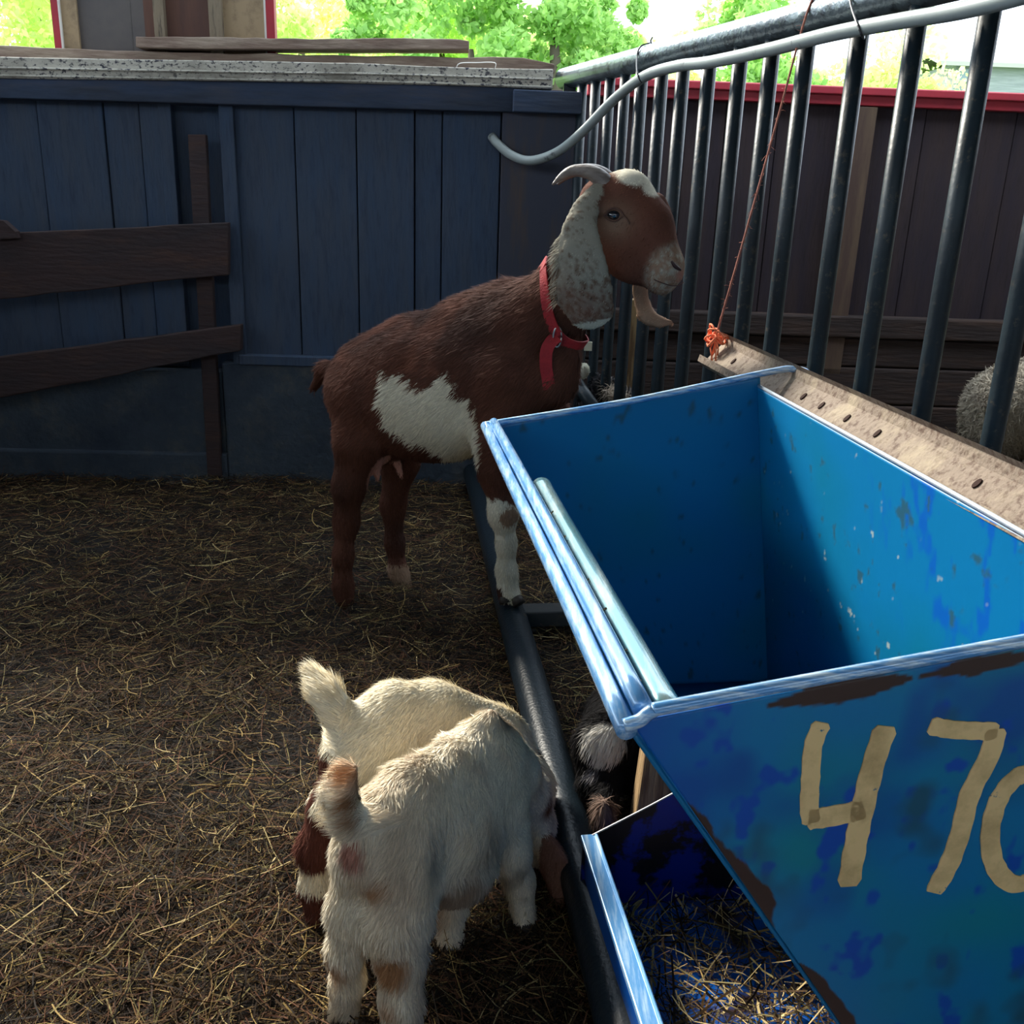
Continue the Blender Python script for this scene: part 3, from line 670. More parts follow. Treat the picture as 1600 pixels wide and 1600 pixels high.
# ---------------- the doe
TD = nrm([.928, -.371, 0]); ND = np.array([.371, .928, 0]); AX = np.array([TD, ND, ZZ])
def doe():
    B = Body(.0065)
    c = J(578, 612, 2.36); B.ell(c, (.115, .105, .115), AX, .05)
    c = J(668, 603, 2.29); c[2] = .55; B.ell(c, (.225, .152, .175), AX, .05)
    c = J(765, 570, 2.23); c[2] = .615; B.ell(c, (.16, .120, .180), AX, .05)
    B.chain([J(565, 566, 2.36), J(640, 530, 2.31), J(720, 502, 2.26), J(795, 470, 2.22)], [.045, .045, .045, .05], .04)   # topline
    B.chain([J(800, 535, 2.21), J(842, 508, 2.18), J(893, 448, 2.13), J(938, 350, 2.08)], [.11, .096, .066, .050], .04)
    B.chain([J(815, 600, 2.18), J(862, 590, 2.13), J(885, 560, 2.12)], [.10, .055, .03], .04)     # brisket
    B.cut(J(622, 560, 2.12), (.05, .035, .07), AX, .05); B.cut(J(792, 520, 2.055), (.014, .03, .10), AX, .04)
    # head
    B.cone(J(945, 318, 2.06), J(975, 312, 2.045), .055, .052, .03)
    B.cone(J(982, 308, 2.04), J(1012, 352, 2.01), .048, .046, .03)
    B.cone(J(1012, 352, 2.01), J(1043, 412, 1.985), .046, .034, .03)
    B.cone(J(945, 372, 2.05), J(990, 405, 2.02), .062, .044, .03)
    B.cone(J(990, 405, 2.02), J(1030, 432, 1.99), .044, .030, .025)
    B.cone(J(1035, 438, 1.985), J(1043, 425, 1.98), .029, .031, .015)
    B.cone(J(1026, 318, 2.075), J(1036, 332, 2.07), .022, .018, .02)     # far brow
    B.cone(J(952, 325, 2.0), J(968, 338, 1.99), .018, .014, .02)         # near brow
    # near ear: thin hanging sheet
    def ear(P, sz, nrmal, k=.02):
        for i, (p, s_) in enumerate(zip(P, sz)):
            q = P[min(i + 1, len(P) - 1)] - P[max(i - 1, 0)]; a = nrm(q); n = nrm(np.array(nrmal[i] if isinstance(nrmal, list) else nrmal) - a * (a @ np.array(nrmal[i] if isinstance(nrmal, list) else nrmal))); w = np.cross(a, n)
            B.ell(p, (s_[0], .0085, s_[1]), np.array([w, n, a]), k)
    esz = [(.018, .04), (.030, .05), (.045, .05), (.056, .05), (.060, .045), (.046, .034)]
    def earmask(V, g=1.0):
        m = np.zeros(len(V), bool)
        for i, (p, s_) in enumerate(zip(eP, esz)):
            a = nrm(eP[min(i + 1, 5)] - eP[max(i - 1, 0)]); nn_ = np.array([-.25, -1, 0]); n_ = nrm(nn_ - a * (a @ nn_)); w_ = np.cross(a, n_)
            q = (V - p) @ np.array([w_, n_, a]).T; m |= ((q / np.array([s_[0] * 1.06 + .002, .020, s_[1] * 1.15 + .004])) ** 2).sum(1) < g
        return m
    eP = [J(921, 316, 1.995), J(908, 345, 1.975), J(905, 385, 1.96), J(908, 425, 1.955), J(913, 463, 1.965), J(925, 492, 1.98)]
    ear(eP, [(.018, .04), (.030, .05), (.045, .05), (.056, .05), (.060, .045), (.046, .034)], (-.25, -1, 0))
    ear([J(1000, 400, 2.09), J(1000, 440, 2.10), J(1003, 472, 2.10), J(1012, 494, 2.09)], [(.018, .03), (.018, .03), (.018, .03), (.018, .02)], (.3, -1, 0))
    B.chain([J(1008, 492, 2.09), J(1030, 503, 2.08), J(1050, 504, 2.07)], [.012, .011, .006], .012)
    # near fore
    B.chain([J(795, 590, 2.14), J(778, 690, 2.12), J(777, 740, 2.11), J(786, 800, 2.10), J(791, 850, 2.10), J(791, 892, 2.10), J(797, 925, 2.09)], [.085, .052, .038, .029, .020, .021, .024], .03)
    B.ell(J(786, 806, 2.095), (.028, .030, .034), None, .02)
    B.cone(J(791, 918, 2.09), J(806, 936, 2.075), .020, .014, .01); B.cone(J(788, 918, 2.09), J(788, 934, 2.08), .018, .014, .01)
    # far fore
    f0 = J(795, 600, 2.24); f0 = f0 + ND * .04
    B.chain([f0, np.array([.17, 2.27, .40]), np.array([.18, 2.28, .22]), np.array([.18, 2.30, .03])], [.08, .04, .026, .022], .03)
    # near hind
    B.chain([J(570, 625, 2.31), J(562, 690, 2.27), J(545, 760, 2.27), J(541, 815, 2.28), J(536, 870, 2.26), J(536, 915, 2.25), J(539, 938, 2.24)], [.085, .058, .038, .029, .022, .022, .023], .03)
    # far hind
    B.chain([J(600, 640, 2.42), J(625, 720, 2.42), J(614, 790, 2.42), J(617, 850, 2.40), J(622, 893, 2.38), J(632, 915, 2.36)], [.08, .048, .030, .022, .022, .021], .03)
    # udder
    B.ell(J(590, 690, 2.33), (.06, .05, .06), None, .03)
    B.cone(J(587, 715, 2.28), J(590, 748, 2.28), .018, .006, .012); B.cone(J(618, 718, 2.33), J(627, 742, 2.32), .014, .006, .012)
    B.chain([J(538, 578, 2.38), J(508, 578, 2.42), J(492, 604, 2.44)], [.028, .020, .010], .02)
    BR = np.array([.115, .046, .030]); DK = np.array([.055, .026, .020]); WH = np.array([.72, .68, .55]); TN = np.array([.34, .22, .15]); PK = np.array([.55, .28, .22])
    px = lambda V: 0
    def colfn(V):
        # picture-plane like side coordinates measured once on the animal's flank (X, Z only)
        x = V[:, 0]; y = V[:, 1]; z = V[:, 2]; n = len(V)
        nz = fbm(V, 22) - .5; nf = fbm(V + 3, 90, 2) - .5
        c = np.tile(BR, (n, 1)); c = mixc(c, DK, (fbm(V + 8, 7) - .45) * 2.4)
        c = mixc(c, BR * 1.9, (fbm(V * [1, 1, .5] + 2, 14) - .56) * 4 * (z > .62))
        side = (y - (2.28 - .4 * (x + .16)) < .03)
        poly = [J(a, b, 2.12)[[0, 2]] for a, b in ((584, 578), (600, 600), (620, 588), (640, 598), (655, 612), (672, 607), (690, 588), (702, 594), (716, 612), (733, 640), (745, 662), (752, 690), (752, 722), (720, 735), (690, 735), (665, 712), (630, 697), (605, 680), (594, 655), (588, 620))]
        m = inpoly(x + nz * .045 + nf * .02, z + nf * .05 + nz * .03, poly) & side
        c[m] = WH
        # legs
        legf = (x > -.10) & (x < .09) & (y < 2.19)
        m = legf & (z < .345 + nz * .07 + nf * .03); c[m] = WH * .85
        k = J(790, 808, 2.07); m = np.hypot(x - k[0] - .008, z - k[2]) < .022; c[m & legf & (y < 2.10)] = TN * .8
        m = legf & (z < .13) & (x < -.012 + nz * .05) & (z > .04); c[m] = DK
        m = (x > -.34) & (x < -.2) & (z < .06) & (y > 2.2); c[m] = TN
        # udder
        u = J(590, 722, 2.28); m = (np.hypot(x - u[0], y - u[1]) < .034) & (z < u[2] + .02) & (z > u[2] - .065); c[m] = PK
        u = J(622, 728, 2.32); m = (np.hypot(x - u[0], y - u[1]) < .022) & (z < u[2] + .012) & (z > u[2] - .06); c[m] = PK
        # head
        sp0 = vnoise(V, 240) * .6 + vnoise(V + 3, 110) * .4 - .5
        head = (x > .10) & (z > .78) & (y < 2.16)
        hc = mixc(np.tile(BR * 1.25, (n, 1)), BR * .75, (fbm(V + 1, 16) - .45) * 2.5)
        c[head] = hc[head]
        e = J(958, 345, 2.0); t = np.exp(-((x - e[0]) ** 2 + (z - e[2]) ** 2) / .0011); c[head] = mixc(c, TN * .95, t * .8)[head]
        mu = J(1050, 428, 1.97); d = np.linalg.norm(V - mu, axis=1); t = (.062 + nz * .03 - d) * 60
        c2 = mixc(c, mixc(np.tile(TN * .85, (n, 1)), WH * .55, (sp0 + .02) * 6), np.clip(t, 0, .9)); c[head] = c2[head]
        nose = J(1068, 432, 1.955); d = np.linalg.norm(V - nose, axis=1); c[head] = mixc(c, PK * .7, (.02 - d) * 90)[head]
        wp = J(990, 275, 2.03); d = np.hypot((x - wp[0]) * .62, (z - wp[2]) * 1.15); t = (.024 + nz * .02 - d) * 150
        wp2 = J(1015, 296, 2.01); d2 = np.linalg.norm((V - wp2) * [1, .6, 1], axis=1); t = np.maximum(t, (.022 + nz * .015 - d2) * 120)
        c[head] = mixc(c, WH * 1.05, t)[head]
        # near ear
        e0 = J(930, 318, 1.99); e1 = J(912, 500, 1.97)
        ear_m = earmask(V)
        sp = (vnoise(V, 260) * .6 + vnoise(V + 3, 130) * .4 - .5); gr = np.clip((z - .72) / .22, 0, 1)
        ec = mixc(np.tile(WH * .42, (n, 1)), TN * .38, (sp + .16 - .26 * gr) * 5); ec = mixc(ec, BR * 1.5, np.clip(((1 - gr) - .35 + nz * .6) * 1.2, 0, .75))
        c[ear_m] = ec[ear_m]
        ez = J(920, 508, 1.97)[2]; c[ear_m & (z < ez + (x - .12) * .22)] = WH * .85
        far = (x > .20) & (z < .84) & (y > 2.04) & (z > .70); c[far] = TN * 1.1
        top = J(640, 470, 2.3)
        return c
    o = animal('goat', B, colfn, (-.16, 2.28, 0), 'adult brown goat with drooping speckled ears, red collar and white flank patch', 'goat')
    def flow(R, N):
        d = np.tile(-TD * .75 - ZZ * .75, (len(R), 1)).astype(float)
        leg = R[:, 2] < .42; d[leg] = [0, 0, -1]
        hd = (R[:, 0] > .1) & (R[:, 2] > .78); d[hd] = nrm([-.3, .1, -.6]); return d
    def lf(R):
        l = np.ones(len(R)); l[(R[:, 0] > .09) & (R[:, 2] > .74)] = .35; l[R[:, 2] < .40] = .55
        l[earmask(R, 1.3)] = .3
        l[(R[:, 2] > .75) & (R[:, 0] < .08)] = 1.2; return l
    fur(B, o, colfn, 95000, .021, flow, .0010, .22, .09, lf)
    # horns
    mb = MB(); P = spline([J(948, 290, 2.03), J(935, 276, 2.03), J(918, 268, 2.035), J(895, 267, 2.045), J(877, 276, 2.05), J(863, 289, 2.05)], 6)
    mb.tube(P, np.interp(np.linspace(0, 1, len(P)), [0, .25, .7, 1], [.020, .0165, .0095, .002]), 14); mb.build('horn', M['horn'], o, True)
    mb = MB(); P2 = P + np.array([.012, .055, .002]); mb.tube(P2, np.interp(np.linspace(0, 1, len(P)), [0, .25, .7, 1], [.022, .018, .010, .0025]), 14); mb.build('horn', M['horn'], o, True)
    def ball(name, c, r, m, parent, sc=(1, 1, 1)):
        V = []; Fc = []; nu, nv = 16, 10
        for i in range(nv + 1):
            for k in range(nu):
                a = math.pi * i / nv; b = 2 * math.pi * k / nu; V.append(np.array(c) + np.array([math.sin(a) * math.cos(b) * sc[0], math.sin(a) * math.sin(b) * sc[1], math.cos(a) * sc[2]]) * r)
        Fc = [(i * nu + k, i * nu + (k + 1) % nu, (i + 1) * nu + (k + 1) % nu, (i + 1) * nu + k) for i in range(nv) for k in range(nu)]
        return make(name, V, Fc, m, parent, True)
    # put the eye on the surface seen at that place
    def surf(x, y, Yr):
        p = J(x, y, 2.0); d = nrm(p - C0); rel = B.V - C0; t = rel @ d; off = np.linalg.norm(rel - t[:, None] * d, axis=1)
        k = off < .009; return C0 + d * t[k].min()
    pe = surf(959, 336, 0); ball('eye', pe + nrm(pe - C0) * .004, .0115, M['eye'], o, (1.15, 1, .8))
    mb = MB(); vd = nrm(pe - C0)
    lid = [surf(x, y, 0) - vd * .001 for x, y in ((944, 338), (951, 328), (960, 325), (969, 329), (975, 338))]; mb.tube(spline(lid, 4), [.0022] * 17, 6)
    lid = [surf(x, y, 0) - vd * .001 for x, y in ((944, 338), (952, 344), (962, 346), (975, 338), (984, 350))]; mb.tube(spline(lid, 4), [.0018] * 17, 6)
    mb.build('eyelid', mat('eyelid', (.10, .05, .035), .7), o, True)
    mb = MB(); ns = [surf(x, y, 0) - vd * .0005 for x, y in ((1049, 408), (1055, 416), (1064, 422))]; mb.tube(spline(ns, 5), np.array([.002, .0026, .003, .0035, .0038, .004, .004, .0038, .0034, .0028, .002]), 8); mb.build('nostril', mat('nostril', (.03, .012, .012), .6), o, True)
    mb = MB(); ns = [surf(x, y, 0) + vd * .0005 for x, y in ((1022, 437), (1034, 442), (1048, 446), (1060, 446), (1068, 441))]; mb.tube(spline(ns, 4), .0010, 6); mb.build('mouth', mat('mouth_line', (.06, .025, .02), .6), o, True)
    # hooves
    for aa, bb_ in ((J(806, 934, 2.07), J(812, 944, 2.06)), (J(788, 932, 2.08), J(790, 943, 2.07))):
        mb = MB(); mb.tube([aa, bb_], [.0135, .0155], 10); mb.build('hoof', M['hoof'], o, True)
    # collar
    cc = []; cpx = [(849, 419), (850, 440), (853, 470), (860, 500), (870, 521), (882, 533), (896, 539), (908, 540)]
    base = [surf(x, y, 0) for x, y in cpx]
    ctr = J(885, 470, 2.13)
    base = [b - vd * .004 for b in base]
    back = [2 * ctr - base[k] for k in (2, 4)]
    back = [base[-1] + np.array([.012, .05, .0]), base[-1] + np.array([-.01, .14, .02]), base[0] + np.array([.0, .16, -.06]), base[0] + np.array([-.005, .11, -.01]), base[0] + np.array([.002, .05, .012])]
    P = spline([*base, *back, base[0]], 6)
    ax_n = nrm(J(920, 385, 2.08) - J(845, 500, 2.17))      # neck direction = band width direction
    def ribbon(name, P, wd, wv, th, m, parent):
        T = nrm(np.gradient(P, axis=0)); V = []
        for i in range(len(P)):
            wv_i = nrm(wv - T[i] * (wv @ T[i])); nn = np.cross(T[i], wv_i)
            V += [P[i] - wv_i * wd + nn * th, P[i] + wv_i * wd + nn * th, P[i] + wv_i * wd - nn * th, P[i] - wv_i * wd - nn * th]
        N = len(P); Fc = [(4 * i + k, 4 * i + (k + 1) % 4, 4 * i + 4 + (k + 1) % 4, 4 * i + 4 + k) for i in range(N - 1) for k in range(4)]
        Fc += [(0, 1, 2, 3), (4 * N - 1, 4 * N - 2, 4 * N - 3, 4 * N - 4)]
        return make(name, V, Fc, m, parent)
    col = ribbon('collar', P, .0125, ax_n, .0016, M['collar'], o)
    f0 = surf(872, 526, 0) - vd * .006
    sp = [f0, J(862, 533, 0.0 + f0[1] - .006), J(854, 548, f0[1] - .012), J(853, 572, f0[1] - .010), J(856, 592, f0[1] - .006), J(858, 608, f0[1] - .004)]
    ribbon('strap_end', spline(sp, 5), .0135, nrm([1, .1, .05]), .0016, M['collar'], col)
    mb = MB(); r0 = surf(871, 526, 0) - vd * .008; mb.tube([r0 + np.array([.009 * math.cos(t), -.003 * math.sin(t), .022 * math.sin(t)]) for t in np.linspace(0, 6.28, 20)], .0022, 6); mb.build('buckle_ring', M['steel'], col, True)
    return o, B
DOE, DB = doe()

# ---------------- kids
def kid_front():
    T1 = nrm([.61, .79, 0]); N1 = nrm([-.79, .61, 0]); ax = np.array([T1, N1, ZZ]); B = Body(.005)
    B.ell((-.137, .985, .245), (.080, .053, .068), ax, .035)
    B.ell((-.090, 1.060, .212), (.110, .080, .090), ax, .045)
    B.ell((-.040, 1.130, .225), (.080, .060, .080), ax, .035)
    B.ell((-.055, 1.045, .150), (.05, .045, .035), ax, .03)
    B.chain([(-.162, .965, .286), (-.12, 1.03, .290), (-.065, 1.10, .282), (-.035, 1.145, .290)], [.022, .024, .024, .022], .03)
    B.chain([(-.050, 1.130, .290), (-.022, 1.155, .316)], [.018, .016], .014)
    B.cone((-.178, 1.000, .268), (-.166, .975, .245), .018, .018, .02); B.cone((-.105, .985, .262), (-.105, .965, .235), .022, .02, .02)
    # neck and head
    B.chain([(-.02, 1.16, .255), (.008, 1.195, .205), (.032, 1.225, .155)], [.052, .042, .034], .025)
    B.chain([(.032, 1.222, .145), (.048, 1.228, .095), (.055, 1.225, .045)], [.040, .031, .020], .025)
    en = np.array([nrm([.9, -.35, .0]), nrm([.35, .9, 0]), ZZ])
    B.ell((.072, 1.188, .082), (.020, .009, .024), en, .012); B.ell((.084, 1.176, .055), (.026, .008, .032), en, .012); B.ell((.092, 1.170, .022), (.016, .008, .030), en, .012)
    # hind left
    B.chain([(-.160, .985, .230), (-.172, .962, .165), (-.188, .952, .105), (-.188, .958, .055), (-.192, .952, .016)], [.044, .034, .020, .0175, .020], .022)
    # hind right
    B.chain([(-.122, .975, .220), (-.126, .950, .160), (-.117, .940, .105), (-.118, .930, .055), (-.112, .915, .016)], [.052, .042, .026, .022, .024], .022)
    # fore
    B.chain([(-.005, 1.125, .20), (.014, 1.115, .13), (.030, 1.125, .075), (.038, 1.118, .018)], [.044, .026, .018, .018], .022)
    B.chain([(-.060, 1.155, .19), (-.064, 1.13, .12), (-.066, 1.095, .06), (-.066, 1.078, .015)], [.040, .025, .018, .018], .022)
    # tail
    B.chain([(-.168, .950, .288), (-.180, .938, .310), (-.186, .940, .340), (-.176, .950, .366)], [.018, .017, .015, .009], .015)
    B.cut((-.040, .960, .235), (.035, .030, .045), None, .03); B.cut((-.205, 1.075, .245), (.03, .03, .04), None, .03)
    B.cut((.045, 1.065, .27), (.025, .035, .045), None, .025); B.cut((-.165, .895, .19), (.014, .03, .05), None, .02)
    CR = np.array([.90, .81, .64]); TAN = np.array([.48, .26, .13]); PINK = np.array([.42, .20, .15]); BRN = np.array([.20, .085, .045])
    def colfn(V):
        n = len(V); nz = fbm(V, 18) - .5; c = np.tile(CR, (n, 1)); x, y, z = V.T
        c = mixc(c, CR * [.80, .72, .66], (fbm(V + 4, 9) - .48) * 3); c = mixc(c, CR * .6 + np.array([.48, .26, .13]) * .3, (fbm(V * [1, 1, .4] + 14, 26) - .60) * 5)
        def spot(p, r, colr, sh=60): 
            d = np.linalg.norm(V - np.array(p), axis=1); return mixc(c, colr, (r + nz * r * 1.3 - d) * sh)
        c = spot((-.176, .940, .368), .020, TAN * 1.2); c = spot((-.174, .925, .338), .012, TAN * .8, 90); c = spot((-.172, .925, .315), .012, TAN * .7, 90); c = spot((-.172, .920, .272), .020, PINK, 90)
        c = spot((-.140, .925, .228), .022, TAN); c = spot((-.13, .900, .115), .030, TAN, 50); c = spot((-.135, .895, .055), .026, TAN, 60)
        c = spot((-.205, .93, .085), .022, TAN * 1.1, 50); c = spot((-.02, 1.03, .14), .022, TAN)
        c = spot((.01, 1.145, .25), .018, TAN * .7); c = spot((.010, 1.14, .20), .012, TAN * .6); c = spot((.070, 1.205, .140), .022, BRN)  # two tan spots paint shade into the neck fold; brown one is coat
        c = spot((.035, 1.195, .118), .012, BRN * .3); c = spot((.075, 1.21, .115), .014, BRN * .4)  # first spot paints the dark shade of the head crease
        c = mixc(c, CR * .25 + TAN * .5, (fbm(V + 30, 12) - .66) * 6)
        m = (x > .060) & (y < 1.203) & (z < .105); c[m] = (PINK * .55 + TAN * .12)
        m = (y < .965) & (z < .05); c[m] = CR * .72 + TAN * .1
        return c
    o = animal('goat_kid', B, colfn, (-.09, 1.05, 0), 'cream goat kid seen from behind with tan patches and raised tail, nearest of the kids', 'goat')
    def flow(R, N):
        d = np.tile(-T1 * .5 - ZZ * .7, (len(R), 1)).astype(float); d[R[:, 2] < .19] = [0, 0, -1]
        t = (R[:, 1] < .965) & (R[:, 2] > .295); d[t] = [-.8, -.3, -.1]; return d
    def lf(R):
        l = np.ones(len(R)); l[(R[:, 1] < .965) & (R[:, 2] > .30)] = 1.3; l[R[:, 2] < .15] = .9; l[(R[:, 0] > .02)] = .5; return l
    fur(B, o, colfn, 105000, .016, flow, .0007, .24, .22, lf)
    for (a, b) in (((-.192, .952, .018), (-.194, .944, -.004)), ((-.112, .915, .016), (-.112, .905, -.004)), ((.038, 1.118, .018), (.041, 1.110, -.004)), ((-.066, 1.078, .015), (-.066, 1.07, -.004))):
        mb = MB(); mb.tube([a, b], [.016, .018], 10); mb.build('hoof', M['hoof'], o, True)
    return o
kid_front()

def kid_back():
    B = Body(.005); T = nrm([.80, .55, 0]); N = nrm([-.55, .80, 0]); ax = np.array([T, N, ZZ])
    B.ell((-.195, 1.205, .240), (.070, .058, .062), ax, .035)
    B.ell((-.125, 1.260, .215), (.105, .072, .080), ax, .045)
    B.ell((-.035, 1.325, .165), (.085, .058, .068), ax, .04)
    B.chain([(-.205, 1.200, .278), (-.165, 1.235, .288), (-.11, 1.27, .270), (-.03, 1.32, .215)], [.022, .028, .028, .026], .03)
    B.chain([(-.01, 1.33, .15), (.025, 1.315, .125), (.045, 1.305, .105)], [.045, .036, .032], .03)
    B.chain([(.045, 1.305, .105), (.06, 1.30, .05)], [.034, .020], .03)
    B.ell((.048, 1.272, .155), (.010, .022, .034), None, .012)
    B.chain([(-.215, 1.190, .278), (-.236, 1.190, .298), (-.256, 1.200, .322), (-.272, 1.210, .348)], [.020, .020, .020, .011], .015)
    B.chain([(-.208, 1.180, .225), (-.236, 1.150, .170), (-.262, 1.130, .115), (-.262, 1.125, .055), (-.258, 1.115, .015)], [.046, .034, .023, .020, .020], .025)
    B.chain([(-.180, 1.235, .20), (-.19, 1.22, .13), (-.20, 1.22, .06), (-.195, 1.215, .015)], [.040, .026, .019, .019], .025)
    B.chain([(-.01, 1.30, .15), (.0, 1.27, .10), (.0, 1.27, .05), (.0, 1.27, .015)], [.034, .022, .018, .018], .025)
    B.chain([(-.04, 1.37, .13), (-.04, 1.37, .08), (-.04, 1.37, .015)], [.034, .022, .018], .025)
    CR = np.array([.90, .82, .64]); BR = np.array([.13, .045, .032]); 
    def colfn(V):
        n = len(V); x, y, z = V.T; nz = fbm(V, 20) - .5; c = np.tile(CR, (n, 1)); c = mixc(c, CR * [.88, .82, .74], (fbm(V + 4, 9) - .5) * 3)
        leg = (x < -.16) & (z < .235 + nz * .05 - (x + .22) * .5); c[leg] = BR
        wh = leg & ((fbm(V + 12, 26, 2) > .60)); c[wh] = CR
        low = leg & (z < .100) & (z > .062); c[low] = CR
        h = (x > .05); hb = h & (fbm(V + 5, 30, 2) > .52); c[hb] = BR * .6
        return c
    o = animal('goat_kid', B, colfn, (-.12, 1.26, 0), 'white goat kid with brown spotted hind legs and bushy tail, behind the cream kid', 'goat')
    def flow(R, N_):
        d = np.tile(-T * .7 - ZZ * .5, (len(R), 1)).astype(float); d[(R[:, 2] < .2)] = [0, 0, -1]
        t = (R[:, 0] < -.225) & (R[:, 2] > .26); d[t] = [-.8, .1, .35]; return d
    def lf(R):
        l = np.ones(len(R)); l[(R[:, 0] < -.225) & (R[:, 2] > .27)] = 1.6; return l
    fur(B, o, colfn, 80000, .014, flow, .0007, .22, .12, lf)
    for (a, b) in (((-.258, 1.115, .012), (-.260, 1.107, -.005)), ((-.195, 1.215, .012), (-.197, 1.207, -.005))):
        mb = MB(); mb.tube([a, b], [.016, .018], 10); mb.build('hoof', M['hoof'], o, True)
kid_back()

def kid_dark():
    B = Body(.006)
    c = G(945, 1165, .15)
    B.ell((.215, 1.50, .10), (.070, .13, .075), None, .04); B.ell((.20, 1.43, .105), (.055, .06, .055), None, .04)
    B.chain([(.195, 1.42, .12), c + [0.0, .02, -.01], c + [-.02, -.03, -.05]], [.05, .040, .024], .03)
    B.ell(c + [.0, .01, .0], (.042, .034, .036), None, .02)
    B.ell(c + [.048, .0, -.005], (.012, .014, .03), None, .01)
    q = G(942, 1275, .10); B.ell(q, (.010, .018, .030), None, .01); B.cone(q, c + [.01, -.02, -.05], .01, .02, .02)
    for (x, y) in ((.18, 1.45), (.25, 1.44), (.18, 1.58), (.25, 1.58)): B.cone((x, y, .08), (x, y, .01), .022, .014, .02)
    def colfn(V):
        n = len(V); nz = fbm(V, 24) - .5; cc = np.tile(np.array([.012, .011, .012]), (n, 1)); d = np.linalg.norm((V - (c + [0, -.012, .016])) * [1, 1, 1.25], axis=1)
        cc = mixc(cc, np.array([.70, .66, .60]), (.040 + nz * .02 - d) * 140)
        cc = mixc(cc, np.array([.42, .40, .42]), (.016 - np.linalg.norm(V - G(928, 1207, .12), axis=1)) * 100)
        m = (np.linalg.norm(V - q, axis=1) < .034); cc[m] = [.22, .15, .12]; return cc
    o = animal('goat_kid', B, colfn, (.21, 1.48, 0), 'black goat kid with a white tuft on its head, crouching under the blue hopper', 'goat')
    fur(B, o, colfn, 22000, .020, lambda R, N: np.tile(np.array([-.3, -.4, -.7]), (len(R), 1)), .0009, .4, .15)
kid_dark()

def sheep(name, loc, parts, cf, label, n, ln):
    B = Body(.010)
    for c, r in parts: B.ell(c, r, None, .05)
    o = animal(name, B, cf, loc, label, 'sheep'); fur(B, o, cf, n, ln, lambda R, N: rng.normal(size=R.shape) + [0, 0, -.9], .002, .5, .35)
    return o
sx = J(1640, 640, 3.3)
def cwool(V):
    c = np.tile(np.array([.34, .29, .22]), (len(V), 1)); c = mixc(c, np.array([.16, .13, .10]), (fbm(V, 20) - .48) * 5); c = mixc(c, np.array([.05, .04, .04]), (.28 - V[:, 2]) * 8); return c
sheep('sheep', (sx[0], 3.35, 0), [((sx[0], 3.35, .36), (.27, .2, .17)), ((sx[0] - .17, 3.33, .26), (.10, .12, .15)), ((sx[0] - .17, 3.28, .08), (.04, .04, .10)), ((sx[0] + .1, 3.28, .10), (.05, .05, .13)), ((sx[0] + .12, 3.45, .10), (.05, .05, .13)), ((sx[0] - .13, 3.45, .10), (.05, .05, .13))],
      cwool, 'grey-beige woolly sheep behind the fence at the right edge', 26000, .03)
dx = J(950, 640, 3.1)
def cdark(V):
    c = np.tile(np.array([.022, .020, .022]), (len(V), 1)); k = J(962, 612, 3.0); d = np.linalg.norm(V - k, axis=1); return mixc(c, np.array([.42, .34, .26]), (.05 + .05 * (fbm(V, 20) - .5) - d) * 40)
kk = J(957, 625, 3.05)
sheep('sheep', (dx[0], 3.1, 0), [((kk[0] + .02, 3.15, kk[2] - .12), (.14, .12, .13)), ((kk[0] - .02, 3.05, kk[2]), (.06, .06, .05)), ((kk[0] + .03, 3.04, kk[2] - .02), (.05, .05, .045)), ((kk[0], 3.2, .12), (.13, .12, .13)), ((kk[0] - .035, 3.08, kk[2] + .035), (.02, .02, .04))],
      cdark, 'dark shaggy sheep with a beige tuft behind the fence, just left of the hopper corner', 12000, .03)
# wool tufts on the string, tag
def tuft(px, py, r, label):
    c = J(px, py, 2.95); B = Body(.004); B.ell(c, (r, r, r * 1.1), None, .01); B.ell(c + [0, 0, -r * .8], (r * .6, r * .6, r * .7), None, .01)
    cf = lambda V: np.tile(np.array([.72, .70, .58]), (len(V), 1))
    B.mesh(); o = make('wool_tuft', B.V, B.Q, M['skin'], None, True, colors=cf(B.V)); tag(o, label, 'wool'); fur(B, o, cf, 1500, .008, lambda R, N: rng.normal(size=R.shape), .0007, .5, .2)
tuft(912, 578, .018, 'round white wool tuft hanging on a string between goat and fence')
tuft(898, 567, .012, 'smaller white wool tuft half hidden by the goat chest')
mb = MB(); c = J(919, 541, 2.93); mb.box(c, (.012, .002, .014)); tag(bevel(mb.build('cream_tag', M['tag_paper'], None), .001), 'small cream tag hanging just below the goat ear tip', 'tag')

